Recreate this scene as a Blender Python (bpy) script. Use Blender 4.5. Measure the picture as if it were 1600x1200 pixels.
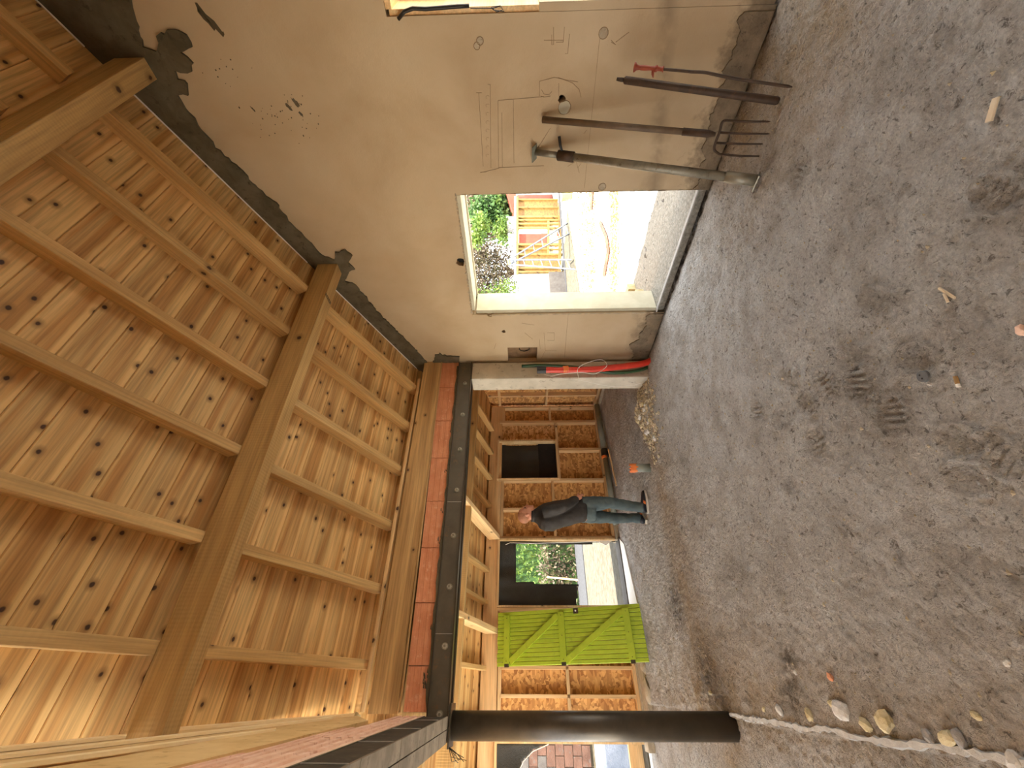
import bpy, bmesh, math, random
import numpy as np
from mathutils import Vector, Matrix, Euler, noise
SC = bpy.context.scene
for o in list(bpy.data.objects): bpy.data.objects.remove(o)
COL = SC.collection
# ------------------------------------------------------------ camera, sky, sun, exposure
F, CH = 635.0, 1.65
yaw, pit, rol = math.atan(485/F), math.atan(14/F), math.atan(.012)
FW = Vector((math.sin(yaw)*math.cos(pit), math.cos(yaw)*math.cos(pit), math.sin(pit)))
R0 = Vector((math.cos(yaw), -math.sin(yaw), 0)); U0 = R0.cross(FW)
PX = -(math.cos(rol)*U0) - math.sin(rol)*R0
PY = math.sin(rol)*U0 - math.cos(rol)*R0
CAM = Vector((0, 0, CH))
cd = bpy.data.cameras.new('camera'); cam = bpy.data.objects.new('camera', cd); COL.objects.link(cam)
cd.sensor_fit = 'HORIZONTAL'; cd.sensor_width = 36; cd.lens = F/1600*36; cd.clip_start = .02; cd.clip_end = 300
m = Matrix((PX, -PY, -FW)).transposed().to_4x4(); m.translation = CAM; cam.matrix_world = m
SC.camera = cam
SC.view_settings.view_transform = 'Standard'; SC.view_settings.look = 'None'
SC.view_settings.gamma = 1; SC.view_settings.use_curve_mapping = False
SC.view_settings.exposure = 2.2
w = bpy.data.worlds.new('sky'); SC.world = w; w.use_nodes = True
wb = w.node_tree.nodes['Background']; wb.inputs[0].default_value = (.90, .95, 1.0, 1); wb.inputs[1].default_value = 1.0
sd = bpy.data.lights.new('sun', 'SUN'); sd.energy = 8.5; sd.angle = .01; sd.color = (1, .93, .82)
sun = bpy.data.objects.new('sun', sd); COL.objects.link(sun)
sun.rotation_euler = Vector((-.28, -.30, .91)).to_track_quat('Z', 'Y').to_euler(); sun.location = (0, 0, 12)
SC.cycles.max_bounces = 10; SC.cycles.diffuse_bounces = 7; SC.cycles.use_denoising = True
SC.cycles.sample_clamp_indirect = 6

def ray(x, y): return FW + PX*((x-800)/F) + PY*((y-600)/F)
def atz(x, y, z=0): d = ray(x, y); return CAM + d*((z-CH)/d.z)
def atx(x, y, X=3.6): d = ray(x, y); return CAM + d*(X/d.x)
def aty(x, y, Y): d = ray(x, y); return CAM + d*(Y/d.y)
def isect(x, y, n, p): d = ray(x, y); n = Vector(n); return CAM + d*((Vector(p)-CAM).dot(n)/d.dot(n))

# ------------------------------------------------------------ materials
def newmat(name, rough=.8, metal=0, spec=None):
    m = bpy.data.materials.new(name); m.use_nodes = True
    b = m.node_tree.nodes['Principled BSDF']; b.inputs['Roughness'].default_value = rough
    b.inputs['Metallic'].default_value = metal
    if spec is not None: b.inputs['Specular IOR Level'].default_value = spec
    return m, m.node_tree, b
class N:
    def __init__(s, nt): s.t = nt
    def n(s, typ, **kw):
        nd = s.t.nodes.new(typ)
        for k, v in kw.items(): setattr(nd, k, v)
        return nd
    def l(s, a, b): s.t.links.new(a, b)
    def coord(s, scale=(1, 1, 1), rnd=True, kind='Object'):
        tc = s.n('ShaderNodeTexCoord'); out = tc.outputs[kind]
        if rnd:
            oi = s.n('ShaderNodeObjectInfo'); mu = s.n('ShaderNodeVectorMath', operation='SCALE')
            cb = s.n('ShaderNodeCombineXYZ')
            s.l(oi.outputs['Random'], cb.inputs[0]); s.l(oi.outputs['Random'], cb.inputs[1]); s.l(oi.outputs['Random'], cb.inputs[2])
            s.l(cb.outputs[0], mu.inputs[0]); mu.inputs['Scale'].default_value = 53.7
            ad = s.n('ShaderNodeVectorMath', operation='ADD'); s.l(out, ad.inputs[0]); s.l(mu.outputs[0], ad.inputs[1]); out = ad.outputs[0]
        return s.scale(out, scale)
    def scale(s, v, sc):
        if tuple(sc) == (1, 1, 1): return v
        mp = s.n('ShaderNodeVectorMath', operation='MULTIPLY'); s.l(v, mp.inputs[0]); mp.inputs[1].default_value = sc
        return mp.outputs[0]
    def noise(s, v, sc=5, det=3, rough=.5, dist=0):
        n = s.n('ShaderNodeTexNoise'); s.l(v, n.inputs['Vector'])
        n.inputs['Scale'].default_value = sc; n.inputs['Detail'].default_value = det
        n.inputs['Roughness'].default_value = rough; n.inputs['Distortion'].default_value = dist
        return n.outputs['Fac']
    def vor(s, v, sc=5, out='Distance', rnd=1):
        n = s.n('ShaderNodeTexVoronoi'); s.l(v, n.inputs['Vector']); n.inputs['Scale'].default_value = sc
        n.inputs['Randomness'].default_value = rnd
        return n.outputs[out]
    def ramp(s, fac, stops, interp='LINEAR'):
        r = s.n('ShaderNodeValToRGB'); r.color_ramp.interpolation = interp
        e = r.color_ramp.elements
        while len(e) < len(stops): e.new(.5)
        for i, (p, c) in enumerate(stops):
            e[i].position = p
            e[i].color = (c[0], c[1], c[2], 1) if isinstance(c, (tuple, list)) else (c, c, c, 1)
        s.l(fac, r.inputs[0]); return r.outputs[0]
    def mix(s, a, b, f, mode='MIX'):
        x = s.n('ShaderNodeMix', data_type='RGBA', blend_type=mode)
        for i, v in ((6, a), (7, b)):
            if isinstance(v, tuple): x.inputs[i].default_value = (*v, 1)
            else: s.l(v, x.inputs[i])
        if isinstance(f, (int, float)): x.inputs[0].default_value = f
        else: s.l(f, x.inputs[0])
        return x.outputs[2]
    def math(s, op, a, b=0.0, clamp=False):
        x = s.n('ShaderNodeMath', operation=op, use_clamp=clamp)
        for i, v in ((0, a), (1, b)):
            if isinstance(v, (int, float)): x.inputs[i].default_value = v
            else: s.l(v, x.inputs[i])
        return x.outputs[0]
    def bump(s, h, b, strength=.3, dist=.01):
        x = s.n('ShaderNodeBump'); x.inputs['Strength'].default_value = strength; x.inputs['Distance'].default_value = dist
        s.l(h, x.inputs['Height']); s.l(x.outputs[0], b.inputs['Normal'])

def wood(name, pale, warm, knot=(.06, .022, .008), ks=4.2, kr=.055, rough=.62, grain=1.0, bnd=9, saw=0, edge=0):
    m, nt, b = newmat(name, rough); g = N(nt); v = g.coord()
    vk = g.scale(v, (1, 1, 1)); kd = None
    sxk = g.n('ShaderNodeSeparateXYZ'); g.l(v, sxk.inputs[0]); cbk = g.n('ShaderNodeCombineXYZ')
    g.l(g.math('MULTIPLY', sxk.outputs[0], .8), cbk.inputs[0]); g.l(g.math('ADD', sxk.outputs[1], sxk.outputs[2]), cbk.inputs[1])
    vk_ = g.n('ShaderNodeTexVoronoi', voronoi_dimensions='2D'); g.l(cbk.outputs[0], vk_.inputs['Vector']); vk_.inputs['Scale'].default_value = max(ks, .01); kd = vk_.outputs['Distance']
    big = g.noise(g.scale(v, (.55, bnd, bnd)), 1, 3, .5, .4)
    fine = g.noise(g.scale(v, (2.2, 70, 70)), 1, 3, .6, .2)
    base = g.ramp(big, [(.34, pale), (.46, tuple(p*.6+q*.4 for p, q in zip(pale, warm))), (.60, warm)])
    fr = g.ramp(fine, [(.3, 1-.32*grain), (.62, 1.06)])
    base = g.mix(base, fr, 1.0, 'MULTIPLY')
    if edge:
        tc = g.n('ShaderNodeTexCoord'); sxe = g.n('ShaderNodeSeparateXYZ'); g.l(tc.outputs['Object'], sxe.inputs[0])
        ey_ = g.math('ADD', g.math('MULTIPLY', sxe.outputs[1], 1/edge), g.math('MULTIPLY', g.math('SUBTRACT', g.noise(g.scale(v, (1, .1, .1)), 2.5, 2), .5), .25))
        pe = g.math('MAXIMUM', g.ramp(ey_, [(.28, 0.0), (.38, .75)]), g.ramp(g.math('MULTIPLY', ey_, -1), [(.36, 0.0), (.46, .5)]))
        base = g.mix(base, tuple(min(1, c*1.12) for c in pale), pe)
    halo = g.ramp(kd, [(kr, 1.0), (kr*2.6, 0.0)])
    base = g.mix(base, tuple(c*.55 for c in warm), g.math('MULTIPLY', halo, .7))
    if ks:
        kn = g.ramp(g.math('ADD', kd, g.math('MULTIPLY', g.math('SUBTRACT', g.noise(v, 30, 2), .5), .05)), [(kr*.6, 1.0), (kr*1.0, 0.0)])
        base = g.mix(base, knot, kn)
    oi = g.n('ShaderNodeObjectInfo'); tint = g.ramp(oi.outputs['Random'], [(0, .86), (1, 1.1)])
    base = g.mix(base, tint, 1.0, 'MULTIPLY')
    g.l(base, b.inputs['Base Color'])
    h = fine
    if saw:
        wv = g.n('ShaderNodeTexWave'); g.l(g.scale(v, (1, .15, .15)), wv.inputs['Vector']); wv.inputs['Scale'].default_value = saw; wv.inputs['Distortion'].default_value = 1.5
        h = g.math('ADD', fine, wv.outputs['Fac'])
    g.bump(h, b, .25, .004)
    return m
M = {}
M['pine'] = wood('pine_board', (.82, .56, .245), (.56, .29, .092), kr=.056, ks=4.3, edge=.173)
M['beam'] = wood('spruce_beam', (.66, .44, .18), (.50, .31, .115), ks=1.6, kr=.03, grain=.8, bnd=5, saw=14)
M['raft'] = wood('spruce_rafter', (.72, .48, .205), (.56, .34, .125), ks=1.8, kr=.03, grain=.8, bnd=6, saw=10)
M['stud'] = wood('pale_stud', (.80, .56, .30), (.68, .42, .19), ks=2, kr=.03, grain=.7, bnd=6)
M['lath'] = wood('pale_lath', (.86, .62, .33), (.72, .46, .21), ks=2, kr=.035, grain=.7, bnd=6)
M['oldwood'] = wood('plate_beam_wood', (.66, .43, .19), (.44, .26, .10), ks=2.4, kr=.03, bnd=7)

def osb(name, a, bb, c):
    m, nt, b = newmat(name, .7); g = N(nt); v = g.coord()
    mp1 = g.n('ShaderNodeMapping'); g.l(v, mp1.inputs[0]); mp1.inputs['Rotation'].default_value = (.5, .6, .7); mp1.inputs['Scale'].default_value = (7, 26, 26)
    mp2 = g.n('ShaderNodeMapping'); g.l(v, mp2.inputs[0]); mp2.inputs['Rotation'].default_value = (1.9, -.4, -.8); mp2.inputs['Scale'].default_value = (24, 7, 26)
    c1 = g.vor(mp1.outputs[0], 1, 'Color'); c2 = g.vor(mp2.outputs[0], 1, 'Color')
    sel = g.ramp(g.noise(v, 9, 3), [(.48, 0.0), (.52, 1.0)])
    cc = g.mix(c1, c2, sel); bw = g.n('ShaderNodeRGBToBW'); g.l(cc, bw.inputs[0])
    col = g.ramp(bw.outputs[0], [(.2, c), (.5, bb), (.8, a)]); g.l(col, b.inputs['Base Color'])
    g.bump(bw.outputs[0], b, .3, .003); return m
M['osb'] = osb('osb_panel', (.80, .48, .18), (.60, .31, .10), (.38, .17, .05))
M['osb_pale'] = osb('osb_pale', (.9, .66, .34), (.72, .44, .18), (.42, .2, .07))

def mottled(name, c1, c2, sc=8, rough=.85, bs=.4, bd=.006, metal=0, c3=None, fs=60):
    m, nt, b = newmat(name, rough, metal); g = N(nt); v = g.coord()
    n1 = g.noise(v, sc, 5, .6, .3); col = g.ramp(n1, [(.35, c1), (.65, c2)])
    if c3: col = g.mix(col, c3, g.ramp(g.noise(v, sc*2.3, 4, .7), [(.58, 0.0), (.7, 1.0)]))
    g.l(col, b.inputs['Base Color']); g.bump(g.noise(v, fs, 4, .7), b, bs, bd); return m
M['steel'] = mottled('painted_steel', (.085, .072, .052), (.12, .10, .072), 5, .45, .15, .002, .25, (.16, .10, .055))
M['steel_dark'] = mottled('dark_steel', (.045, .034, .022), (.075, .057, .037), 6, .38, .25, .002, .25)
M['beam_under'] = mottled('weathered_grey_lintel', (.14, .105, .072), (.25, .20, .145), 7, .75, .5, .004, 0, (.09, .07, .05), 30)
M['brick'] = mottled('hollow_brick', (.60, .235, .115), (.70, .31, .165), 7, .85, .3, .003, 0, (.74, .40, .25))
M['brick_pink'] = mottled('pink_brick', (.74, .45, .31), (.86, .60, .46), 7, .85, .3, .003, 0, (.6, .3, .2))
M['mortar'] = mottled('grey_mortar', (.085, .07, .04), (.15, .125, .08), 6, .9, .7, .006, 0, (.06, .047, .028), 35)
M['mortar_pale'] = mottled('pale_mortar', (.36, .34, .31), (.5, .48, .44), 12, .9, .8, .008)
M['concrete'] = mottled('concrete_post', (.52, .47, .37), (.64, .58, .47), 5, .85, .4, .003, 0, (.3, .26, .2))
M['footing'] = mottled('footing_concrete', (.36, .29, .2), (.5, .42, .30), 9, .9, .8, .01)
M['lining'] = mottled('pale_lining', (.50, .46, .33), (.60, .56, .43), 4, .8, .2, .003)
M['tarp'] = mottled('black_sheet', (.020, .019, .015), (.036, .034, .028), 3, .55, .6, .01)
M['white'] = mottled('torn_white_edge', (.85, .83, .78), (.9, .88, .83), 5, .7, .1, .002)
M['green'] = mottled('green_paint', (.33, .43, .018), (.41, .51, .026), 5, .55, .25, .003, 0, (.28, .37, .025))
M['pvc'] = mottled('grey_pvc', (.20, .215, .17), (.26, .27, .22), 6, .5, .1, .002)
M['orange'] = mottled('orange_plastic', (.75, .17, .03), (.85, .24, .05), 8, .5, .1, .002)
M['red'] = mottled('red_conduit', (.62, .035, .018), (.74, .055, .025), 8, .4, .05, .001)
M['dkgreen'] = mottled('green_conduit', (.02, .07, .025), (.035, .10, .035), 8, .4, .05, .001)
M['black'] = mottled('black_rubber', (.012, .011, .01), (.02, .018, .016), 8, .5, .05, .001)
M['lit_edge'] = mottled('painted_lit_edge', (.90, .70, .40), (.95, .78, .50), 6, .7, .1, .002)  # brighter wood colour that paints light on the batten edges
M['batten'] = mottled('batten_wood', (.66, .44, .19), (.78, .56, .28), 5, .7, .15, .002, 0, (.5, .3, .12), 40)
M['plugmat'] = mottled('grey_plug', (.10, .10, .10), (.15, .15, .15), 20, .7, .1, .001)
M['recess'] = mottled('recess_brown', (.20, .12, .06), (.30, .19, .10), 12)
M['blackened'] = mottled('blackened_web', (.018, .014, .009), (.045, .035, .022), 8, .7, .5, .004, 0, (.10, .08, .055), 30)
M['boltmetal'] = mottled('bolt_metal', (.40, .37, .31), (.55, .52, .45), 9, .3, .1, .001, .5)
M['zinc'] = mottled('dull_zinc', (.21, .19, .14), (.33, .30, .23), 9, .5, .3, .002, .5, (.16, .12, .07))
M['iron'] = mottled('rusty_iron', (.045, .026, .015), (.08, .045, .024), 12, .65, .4, .002, .3, (.11, .05, .02))
M['handle'] = mottled('worn_handle', (.10, .062, .034), (.16, .105, .06), 8, .6, .3, .002)
M['redpaint'] = mottled('rust_red_paint', (.22, .035, .012), (.33, .06, .02), 14, .6, .3, .002)
M['pencil'] = mottled('pencil_line', (.27, .18, .10), (.36, .26, .15), 20, .9, 0.01, .001)
M['hole'] = mottled('hole_dark', (.008, .006, .004), (.015, .01, .007), 9)
M['stone_y'] = mottled('yellow_stone', (.46, .37, .19), (.62, .53, .33), 22, .9, .8, .006)
M['stone_w'] = mottled('pale_stone', (.52, .49, .44), (.70, .67, .62), 22, .9, .8, .006)
M['stone_g'] = mottled('grey_stone', (.25, .24, .22), (.36, .34, .32), 22, .9, .8, .006)
M['rubble'] = mottled('rubble', (.38, .30, .18), (.58, .49, .34), 15, .95, .8, .006)
M['dirtymortar'] = mottled('dirty_mortar', (.17, .125, .075), (.27, .20, .125), 9, .9, .9, .01, 0, (.10, .07, .04), 30)
M['hutwood'] = wood('sunlit_hut_wood', (.21, .135, .032), (.17, .10, .022), ks=2)
M['hutosb'] = osb('sunlit_hut_board', (.18, .095, .022), (.15, .075, .017), (.11, .05, .012))
M['render_wall'] = mottled('white_render', (.17, .18, .175), (.23, .235, .22), 2, .9, .3, .005, 0, (.10, .105, .10))
M['redwall'] = mottled('red_tile', (.15, .028, .014), (.19, .04, .02), 3, .8, .3, .004)
M['chip'] = mottled('wood_chip', (.62, .5, .34), (.72, .6, .42), 20, .8, .3, .002)
M['gravel'] = mottled('gravel_ground', (.22, .20, .16), (.38, .35, .29), 30, .95, 1.0, .02, 0, (.2, .18, .15), 45)
M['slab'] = mottled('pale_ground', (.62, .60, .54), (.72, .70, .64), 1.5, .95, .4, .01, 0, (.62, .5, .25), 12)
M['straw'] = mottled('straw_ground', (.038, .031, .016), (.082, .073, .052), 9, .95, 1.0, .03, 0, (.065, .042, .01), 14)
M['path'] = mottled('garden_path', (.02, .021, .024), (.045, .046, .052), 20, .95, 1.0, .02)
M['litter'] = mottled('straw_litter', (.10, .06, .015), (.22, .15, .05), 20, .9, .2, .002)
M['oldbrick'] = mottled('old_brick', (.075, .035, .022), (.12, .06, .04), 5, .9, .6, .008, 0, (.09, .08, .07))
M['oldbrick_grey'] = mottled('old_grey_brick', (.07, .06, .055), (.10, .09, .08), 5, .9, .6, .008, 0, (.12, .12, .12))
M['alu'] = mottled('aluminium', (.13, .15, .19), (.18, .20, .24), 9, .35, .05, .001, .6)
M['yellow'] = mottled('yellow_plastic', (.8, .6, .05), (.85, .66, .08), 9, .5, .05, .001)
M['skin'] = mottled('skin', (.56, .235, .135), (.64, .29, .18), 30, .5, .1, .001)
M['hair'] = mottled('short_hair', (.36, .15, .08), (.44, .20, .11), 60, .8, .6, .003)
M['jacket'] = mottled('dark_jacket', (.020, .016, .013), (.036, .029, .024), 9, .75, .35, .006)
M['jeans'] = mottled('faded_jeans', (.055, .08, .085), (.095, .125, .125), 9, .85, .3, .003)
M['shoe'] = mottled('dark_shoe', (.012, .014, .02), (.02, .022, .03), 9, .6, .2, .002)
M['sole'] = mottled('pale_sole', (.6, .55, .45), (.7, .65, .55), 9, .7, .1, .002)
M['cloth_blue'] = mottled('blue_sheet', (.085, .11, .16), (.16, .19, .25), 3, .6, .4, .01)
def leafmat(name, a, b_, c):
    m, nt, b = newmat(name, .6); g = N(nt); v = g.coord(rnd=False)
    col = g.ramp(g.noise(v, 2.5, 4, .7), [(.3, a), (.5, b_), (.7, c)]); g.l(col, b.inputs['Base Color'])
    tr = g.n('ShaderNodeBsdfTranslucent'); g.l(col, tr.inputs[0]); mx = g.n('ShaderNodeMixShader'); mx.inputs[0].default_value = .35
    g.l(b.outputs[0], mx.inputs[1]); g.l(tr.outputs[0], mx.inputs[2]); g.l(mx.outputs[0], nt.nodes['Material Output'].inputs[0]); return m
M['leaf_g'] = leafmat('leaf_green', (.022, .055, .014), (.045, .11, .022), (.12, .17, .03))
M['leaf_b'] = leafmat('leaf_brown', (.04, .038, .02), (.10, .07, .045), (.09, .11, .03))
M['leaf_y'] = leafmat('leaf_yellowgreen', (.03, .075, .01), (.09, .16, .02), (.19, .23, .04))

# plaster wall
def plaster():
    m, nt, b = newmat('old_plaster', .9); g = N(nt); v = g.coord(rnd=False)
    n1 = g.noise(v, 1.3, 5, .55, .3)
    col = g.ramp(n1, [(.32, (.47, .35, .21)), (.5, (.53, .41, .26)), (.7, (.58, .465, .31))])
    specks = g.ramp(g.noise(v, 26, 5, .75), [(.66, 0.0), (.74, 1.0)]); patch = g.ramp(g.noise(v, 2.2, 2), [(.55, 0.0), (.68, 1.0)])
    col = g.mix(col, (.30, .20, .11), g.math('MULTIPLY', g.math('MULTIPLY', specks, patch), .7))
    sx = g.n('ShaderNodeSeparateXYZ'); g.l(v, sx.inputs[0])
    zz = g.math('ADD', sx.outputs[2], g.math('MULTIPLY', g.math('SUBTRACT', g.noise(g.scale(v, (1, 2, 2)), 3.2, 5, .65), .5), .55))
    low = g.ramp(zz, [(.0, 1.0), (.12, .7), (.22, 0.0)])
    col = g.mix(col, (.17, .125, .075), low)
    # damp smear at about 0.6 m along the wall
    zs = g.math('ADD', sx.outputs[2], g.math('MULTIPLY', sx.outputs[1], .14))
    zs = g.math('ADD', zs, g.math('MULTIPLY', g.math('SUBTRACT', g.noise(v, 2.6, 4, .6), .5), .25))
    band = g.ramp(g.math('ABSOLUTE', g.math('SUBTRACT', zs, .72)), [(.0, 1.0), (.045, .55), (.10, 0.0)])
    bn = g.ramp(g.noise(v, 3.5, 4, .6), [(.38, 0.0), (.56, 1.0)])
    col = g.mix(col, (.26, .19, .115), g.math('MULTIPLY', g.math('MULTIPLY', band, bn), .75))
    g.l(col, b.inputs['Base Color'])
    h = g.math('ADD', g.math('MULTIPLY', g.noise(v, 6, 4, .6), 1.5), g.math('MULTIPLY', g.noise(v, 90, 3, .6), .25))
    g.bump(h, b, .35, .012); return m
M['plaster'] = plaster()
def dirt():
    m, nt, b = newmat('trodden_dirt', .93); g = N(nt); v = g.coord(rnd=False)
    at = g.n('ShaderNodeVertexColor', layer_name='Col'); sp = g.n('ShaderNodeSeparateColor'); g.l(at.outputs[0], sp.inputs[0])
    n1 = g.noise(v, 2.2, 6, .65, .2)
    col = g.ramp(n1, [(.35, (.44, .40, .345)), (.5, (.58, .54, .485)), (.66, (.70, .67, .62))])
    col = g.mix(col, (.44, .325, .20), g.math('MULTIPLY', sp.outputs[0], g.ramp(g.noise(v, 5, 5, .6), [(.3, .55), (.6, 1.0)])))
    dust = g.math('MULTIPLY', sp.outputs[2], g.ramp(g.noise(v, 4, 5, .7), [(.42, 0.0), (.62, 1.0)]))
    col = g.mix(col, (.78, .77, .745), g.math('MULTIPLY', dust, .8))
    pit = g.ramp(g.noise(v, 27, 5, .75, .6), [(.36, 1.0), (.43, 0.0)])
    col = g.mix(col, (.13, .105, .08), g.math('MULTIPLY', pit, .75))
    pit2 = g.ramp(g.noise(g.scale(v, (1, 1, 1)), 62, 3, .7, 1.2), [(.30, 1.0), (.37, 0.0)]); col = g.mix(col, (.10, .075, .05), g.math('MULTIPLY', pit2, .8))
    gr = g.ramp(g.noise(v, 75, 4, .75), [(.3, .72), (.62, 1.12)]); col = g.mix(col, gr, 1.0, 'MULTIPLY')
    wh = g.ramp(g.vor(v, 26), [(.06, 1.0), (.10, 0.0)]); whm = g.ramp(g.noise(v, 9, 2), [(.56, 0.0), (.6, 1.0)])
    col = g.mix(col, (.62, .57, .49), g.math('MULTIPLY', wh, whm))
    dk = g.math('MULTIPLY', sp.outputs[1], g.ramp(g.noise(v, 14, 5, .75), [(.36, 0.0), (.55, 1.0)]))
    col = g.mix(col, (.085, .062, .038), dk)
    g.l(col, b.inputs['Base Color'])
    h = g.math('ADD', g.noise(v, 34, 6, .72, .3), g.math('MULTIPLY', g.noise(v, 110, 3, .7), .35))
    g.bump(h, b, 1.0, .055); return m
M['dirt'] = dirt()

# ------------------------------------------------------------ geometry helpers
def tag(o, label=None, cat=None, group=None, kind=None):
    if label: o['label'] = label
    if cat: o['category'] = cat
    if group: o['group'] = group
    if kind: o['kind'] = kind
    return o
class MB:
    def __init__(s): s.v = []; s.f = []
    def add(s, vs, fs):
        k = len(s.v); s.v += [tuple(p) for p in vs]; s.f += [tuple(i+k for i in f) for f in fs]
    def box(s, a, b):
        x0, y0, z0 = a; x1, y1, z1 = b
        s.add([(x0,y0,z0),(x1,y0,z0),(x1,y1,z0),(x0,y1,z0),(x0,y0,z1),(x1,y0,z1),(x1,y1,z1),(x0,y1,z1)],
              [(0,3,2,1),(4,5,6,7),(0,1,5,4),(1,2,6,5),(2,3,7,6),(3,0,4,7)])
    def bbox(s, a, b, e=.003):          # box with chamfered long edges (along x)
        x0, y0, z0 = a; x1, y1, z1 = b
        pr = [(y0+e,z0),(y1-e,z0),(y1,z0+e),(y1,z1-e),(y1-e,z1),(y0+e,z1),(y0,z1-e),(y0,z0+e)]
        s.add([(x0,p,q) for p,q in pr]+[(x1,p,q) for p,q in pr],
              [tuple(range(7,-1,-1)), tuple(range(8,16))]+[(i,(i+1)%8,8+(i+1)%8,8+i) for i in range(8)])
    def prism(s, pts, ext):             # polygon (3-D points) extruded by vector
        n = len(pts); e = Vector(ext); P = [Vector(p) for p in pts]
        s.add(P+[p+e for p in P], [tuple(range(n-1,-1,-1)), tuple(range(n,2*n))]+[(i,(i+1)%n,n+(i+1)%n,n+i) for i in range(n)])
    def tube(s, pts, r, n=12, cap=True, squash=None):
        P = [Vector(p) for p in pts]; R = r if isinstance(r, (list, tuple)) else [r]*len(P)
        k = len(s.v); up = None
        for i, p in enumerate(P):
            t = (P[min(i+1,len(P)-1)]-P[max(i-1,0)]).normalized()
            if up is None: up = Vector((0,0,1)) if abs(t.z) < .9 else Vector((1,0,0))
            a = (up - t*up.dot(t)).normalized(); b = t.cross(a); up = a
            for j in range(n):
                th = 2*math.pi*j/n; s.v.append(tuple(p+(a*math.cos(th)+b*math.sin(th))*R[i]))
        for i in range(len(P)-1):
            for j in range(n):
                q = (j+1)%n; s.f.append((k+i*n+j, k+i*n+q, k+(i+1)*n+q, k+(i+1)*n+j))
        if cap:
            s.f.append(tuple(k+j for j in range(n-1,-1,-1))); s.f.append(tuple(k+(len(P)-1)*n+j for j in range(n)))
    def ico(s, c, r, seed=0, jit=.25, sub=1, sc=(1,1,1)):
        bm = bmesh.new(); bmesh.ops.create_icosphere(bm, subdivisions=sub, radius=1)
        rd = random.Random(seed)
        vs = []
        for v in bm.verts:
            q = v.co*(1+rd.uniform(-jit, jit)); vs.append(Vector(c)+Vector((q.x*sc[0], q.y*sc[1], q.z*sc[2]))*r)
        s.add(vs, [tuple(v.index for v in f.verts) for f in bm.faces]); bm.free()
    def build(s, name, mat, parent=None, smooth=False, fix=True):
        me = bpy.data.meshes.new(name); me.from_pydata(s.v, [], s.f); me.validate()
        if fix:
            bm = bmesh.new(); bm.from_mesh(me); bmesh.ops.recalc_face_normals(bm, faces=bm.faces); bm.to_mesh(me); bm.free()
        if mat: me.materials.append(M[mat] if isinstance(mat, str) else mat)
        if smooth: me.polygons.foreach_set('use_smooth', [True]*len(me.polygons))
        o = bpy.data.objects.new(name, me); COL.objects.link(o)
        if parent: setp(o, parent)
        return o
def setp(o, parent):
    mw = o.matrix_world.copy() if o.matrix_basis == Matrix() else o.matrix_basis.copy()
    o.parent = parent; o.matrix_parent_inverse = PMAT.get(parent.name, Matrix()).inverted()
PMAT = {}
def empty(name, loc, rz=0):
    o = bpy.data.objects.new(name, None); COL.objects.link(o); o.location = loc; o.empty_display_size = .1
    PMAT[o.name] = Matrix.Translation(loc); return o
BARS = {}
def bar(name, p0, p1, wd, ht, mat, parent=None, up=(0,0,1), share=None, e=.003):
    """timber from p0 to p1 (centre line), width wd across, height ht along up; local X runs along it"""
    p0, p1 = Vector(p0), Vector(p1); d = p1-p0; L = d.length; t = d.normalized()
    u = Vector(up); u = (u - t*u.dot(t)).normalized(); sd_ = u.cross(t)
    key = (round(L, 3), wd, ht, mat)
    if key in BARS: me = BARS[key]; o = bpy.data.objects.new(name, me); COL.objects.link(o)
    else:
        b = MB(); b.bbox((-L/2, -wd/2, -ht/2), (L/2, wd/2, ht/2), e); o = b.build(name, mat); BARS[key] = o.data
    mw = Matrix((t, sd_, u)).transposed().to_4x4(); mw.translation = (p0+p1)/2
    o.matrix_basis = mw
    PMAT[o.name] = mw
    if parent:
        o.parent = parent; o.matrix_parent_inverse = PMAT.get(parent.name, Matrix()).inverted()
    return o
def applied(o, smooth=True):
    dg = bpy.context.evaluated_depsgraph_get(); dg.update(); me = bpy.data.meshes.new_from_object(o.evaluated_get(dg))
    o.modifiers.clear(); old = o.data; o.data = me
    if smooth: me.polygons.foreach_set('use_smooth', [True]*len(me.polygons))
    return o
rnd = random.Random(7)

# numpy value noise
_rs = np.random.RandomState(3); _L = _rs.rand(256, 256)
def vn(x, y):
    xi = np.floor(x).astype(int); yi = np.floor(y).astype(int); fx = x-xi; fy = y-yi
    fx = fx*fx*(3-2*fx); fy = fy*fy*(3-2*fy)
    a = _L[xi % 256, yi % 256]; b = _L[(xi+1) % 256, yi % 256]; c = _L[xi % 256, (yi+1) % 256]; d = _L[(xi+1) % 256, (yi+1) % 256]
    return (a*(1-fx)+b*fx)*(1-fy)+(c*(1-fx)+d*fx)*fy-.5
def fbm(x, y, f, o=4, g=.5):
    s = 0; a = 1
    for i in range(o): s = s+a*vn(x*f+i*17.3, y*f+i*9.1); f *= 2.03; a *= g
    return s
S = .443                                         # main roof slope
def zr(Y, off=0): return 3.14+off-S*(Y-4.2)      # underside of boards, main roof
S2 = .25
def ze(Y, off=0): return 2.33+off+S2*(7.1-Y)     # underside of boards, extension roof

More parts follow.
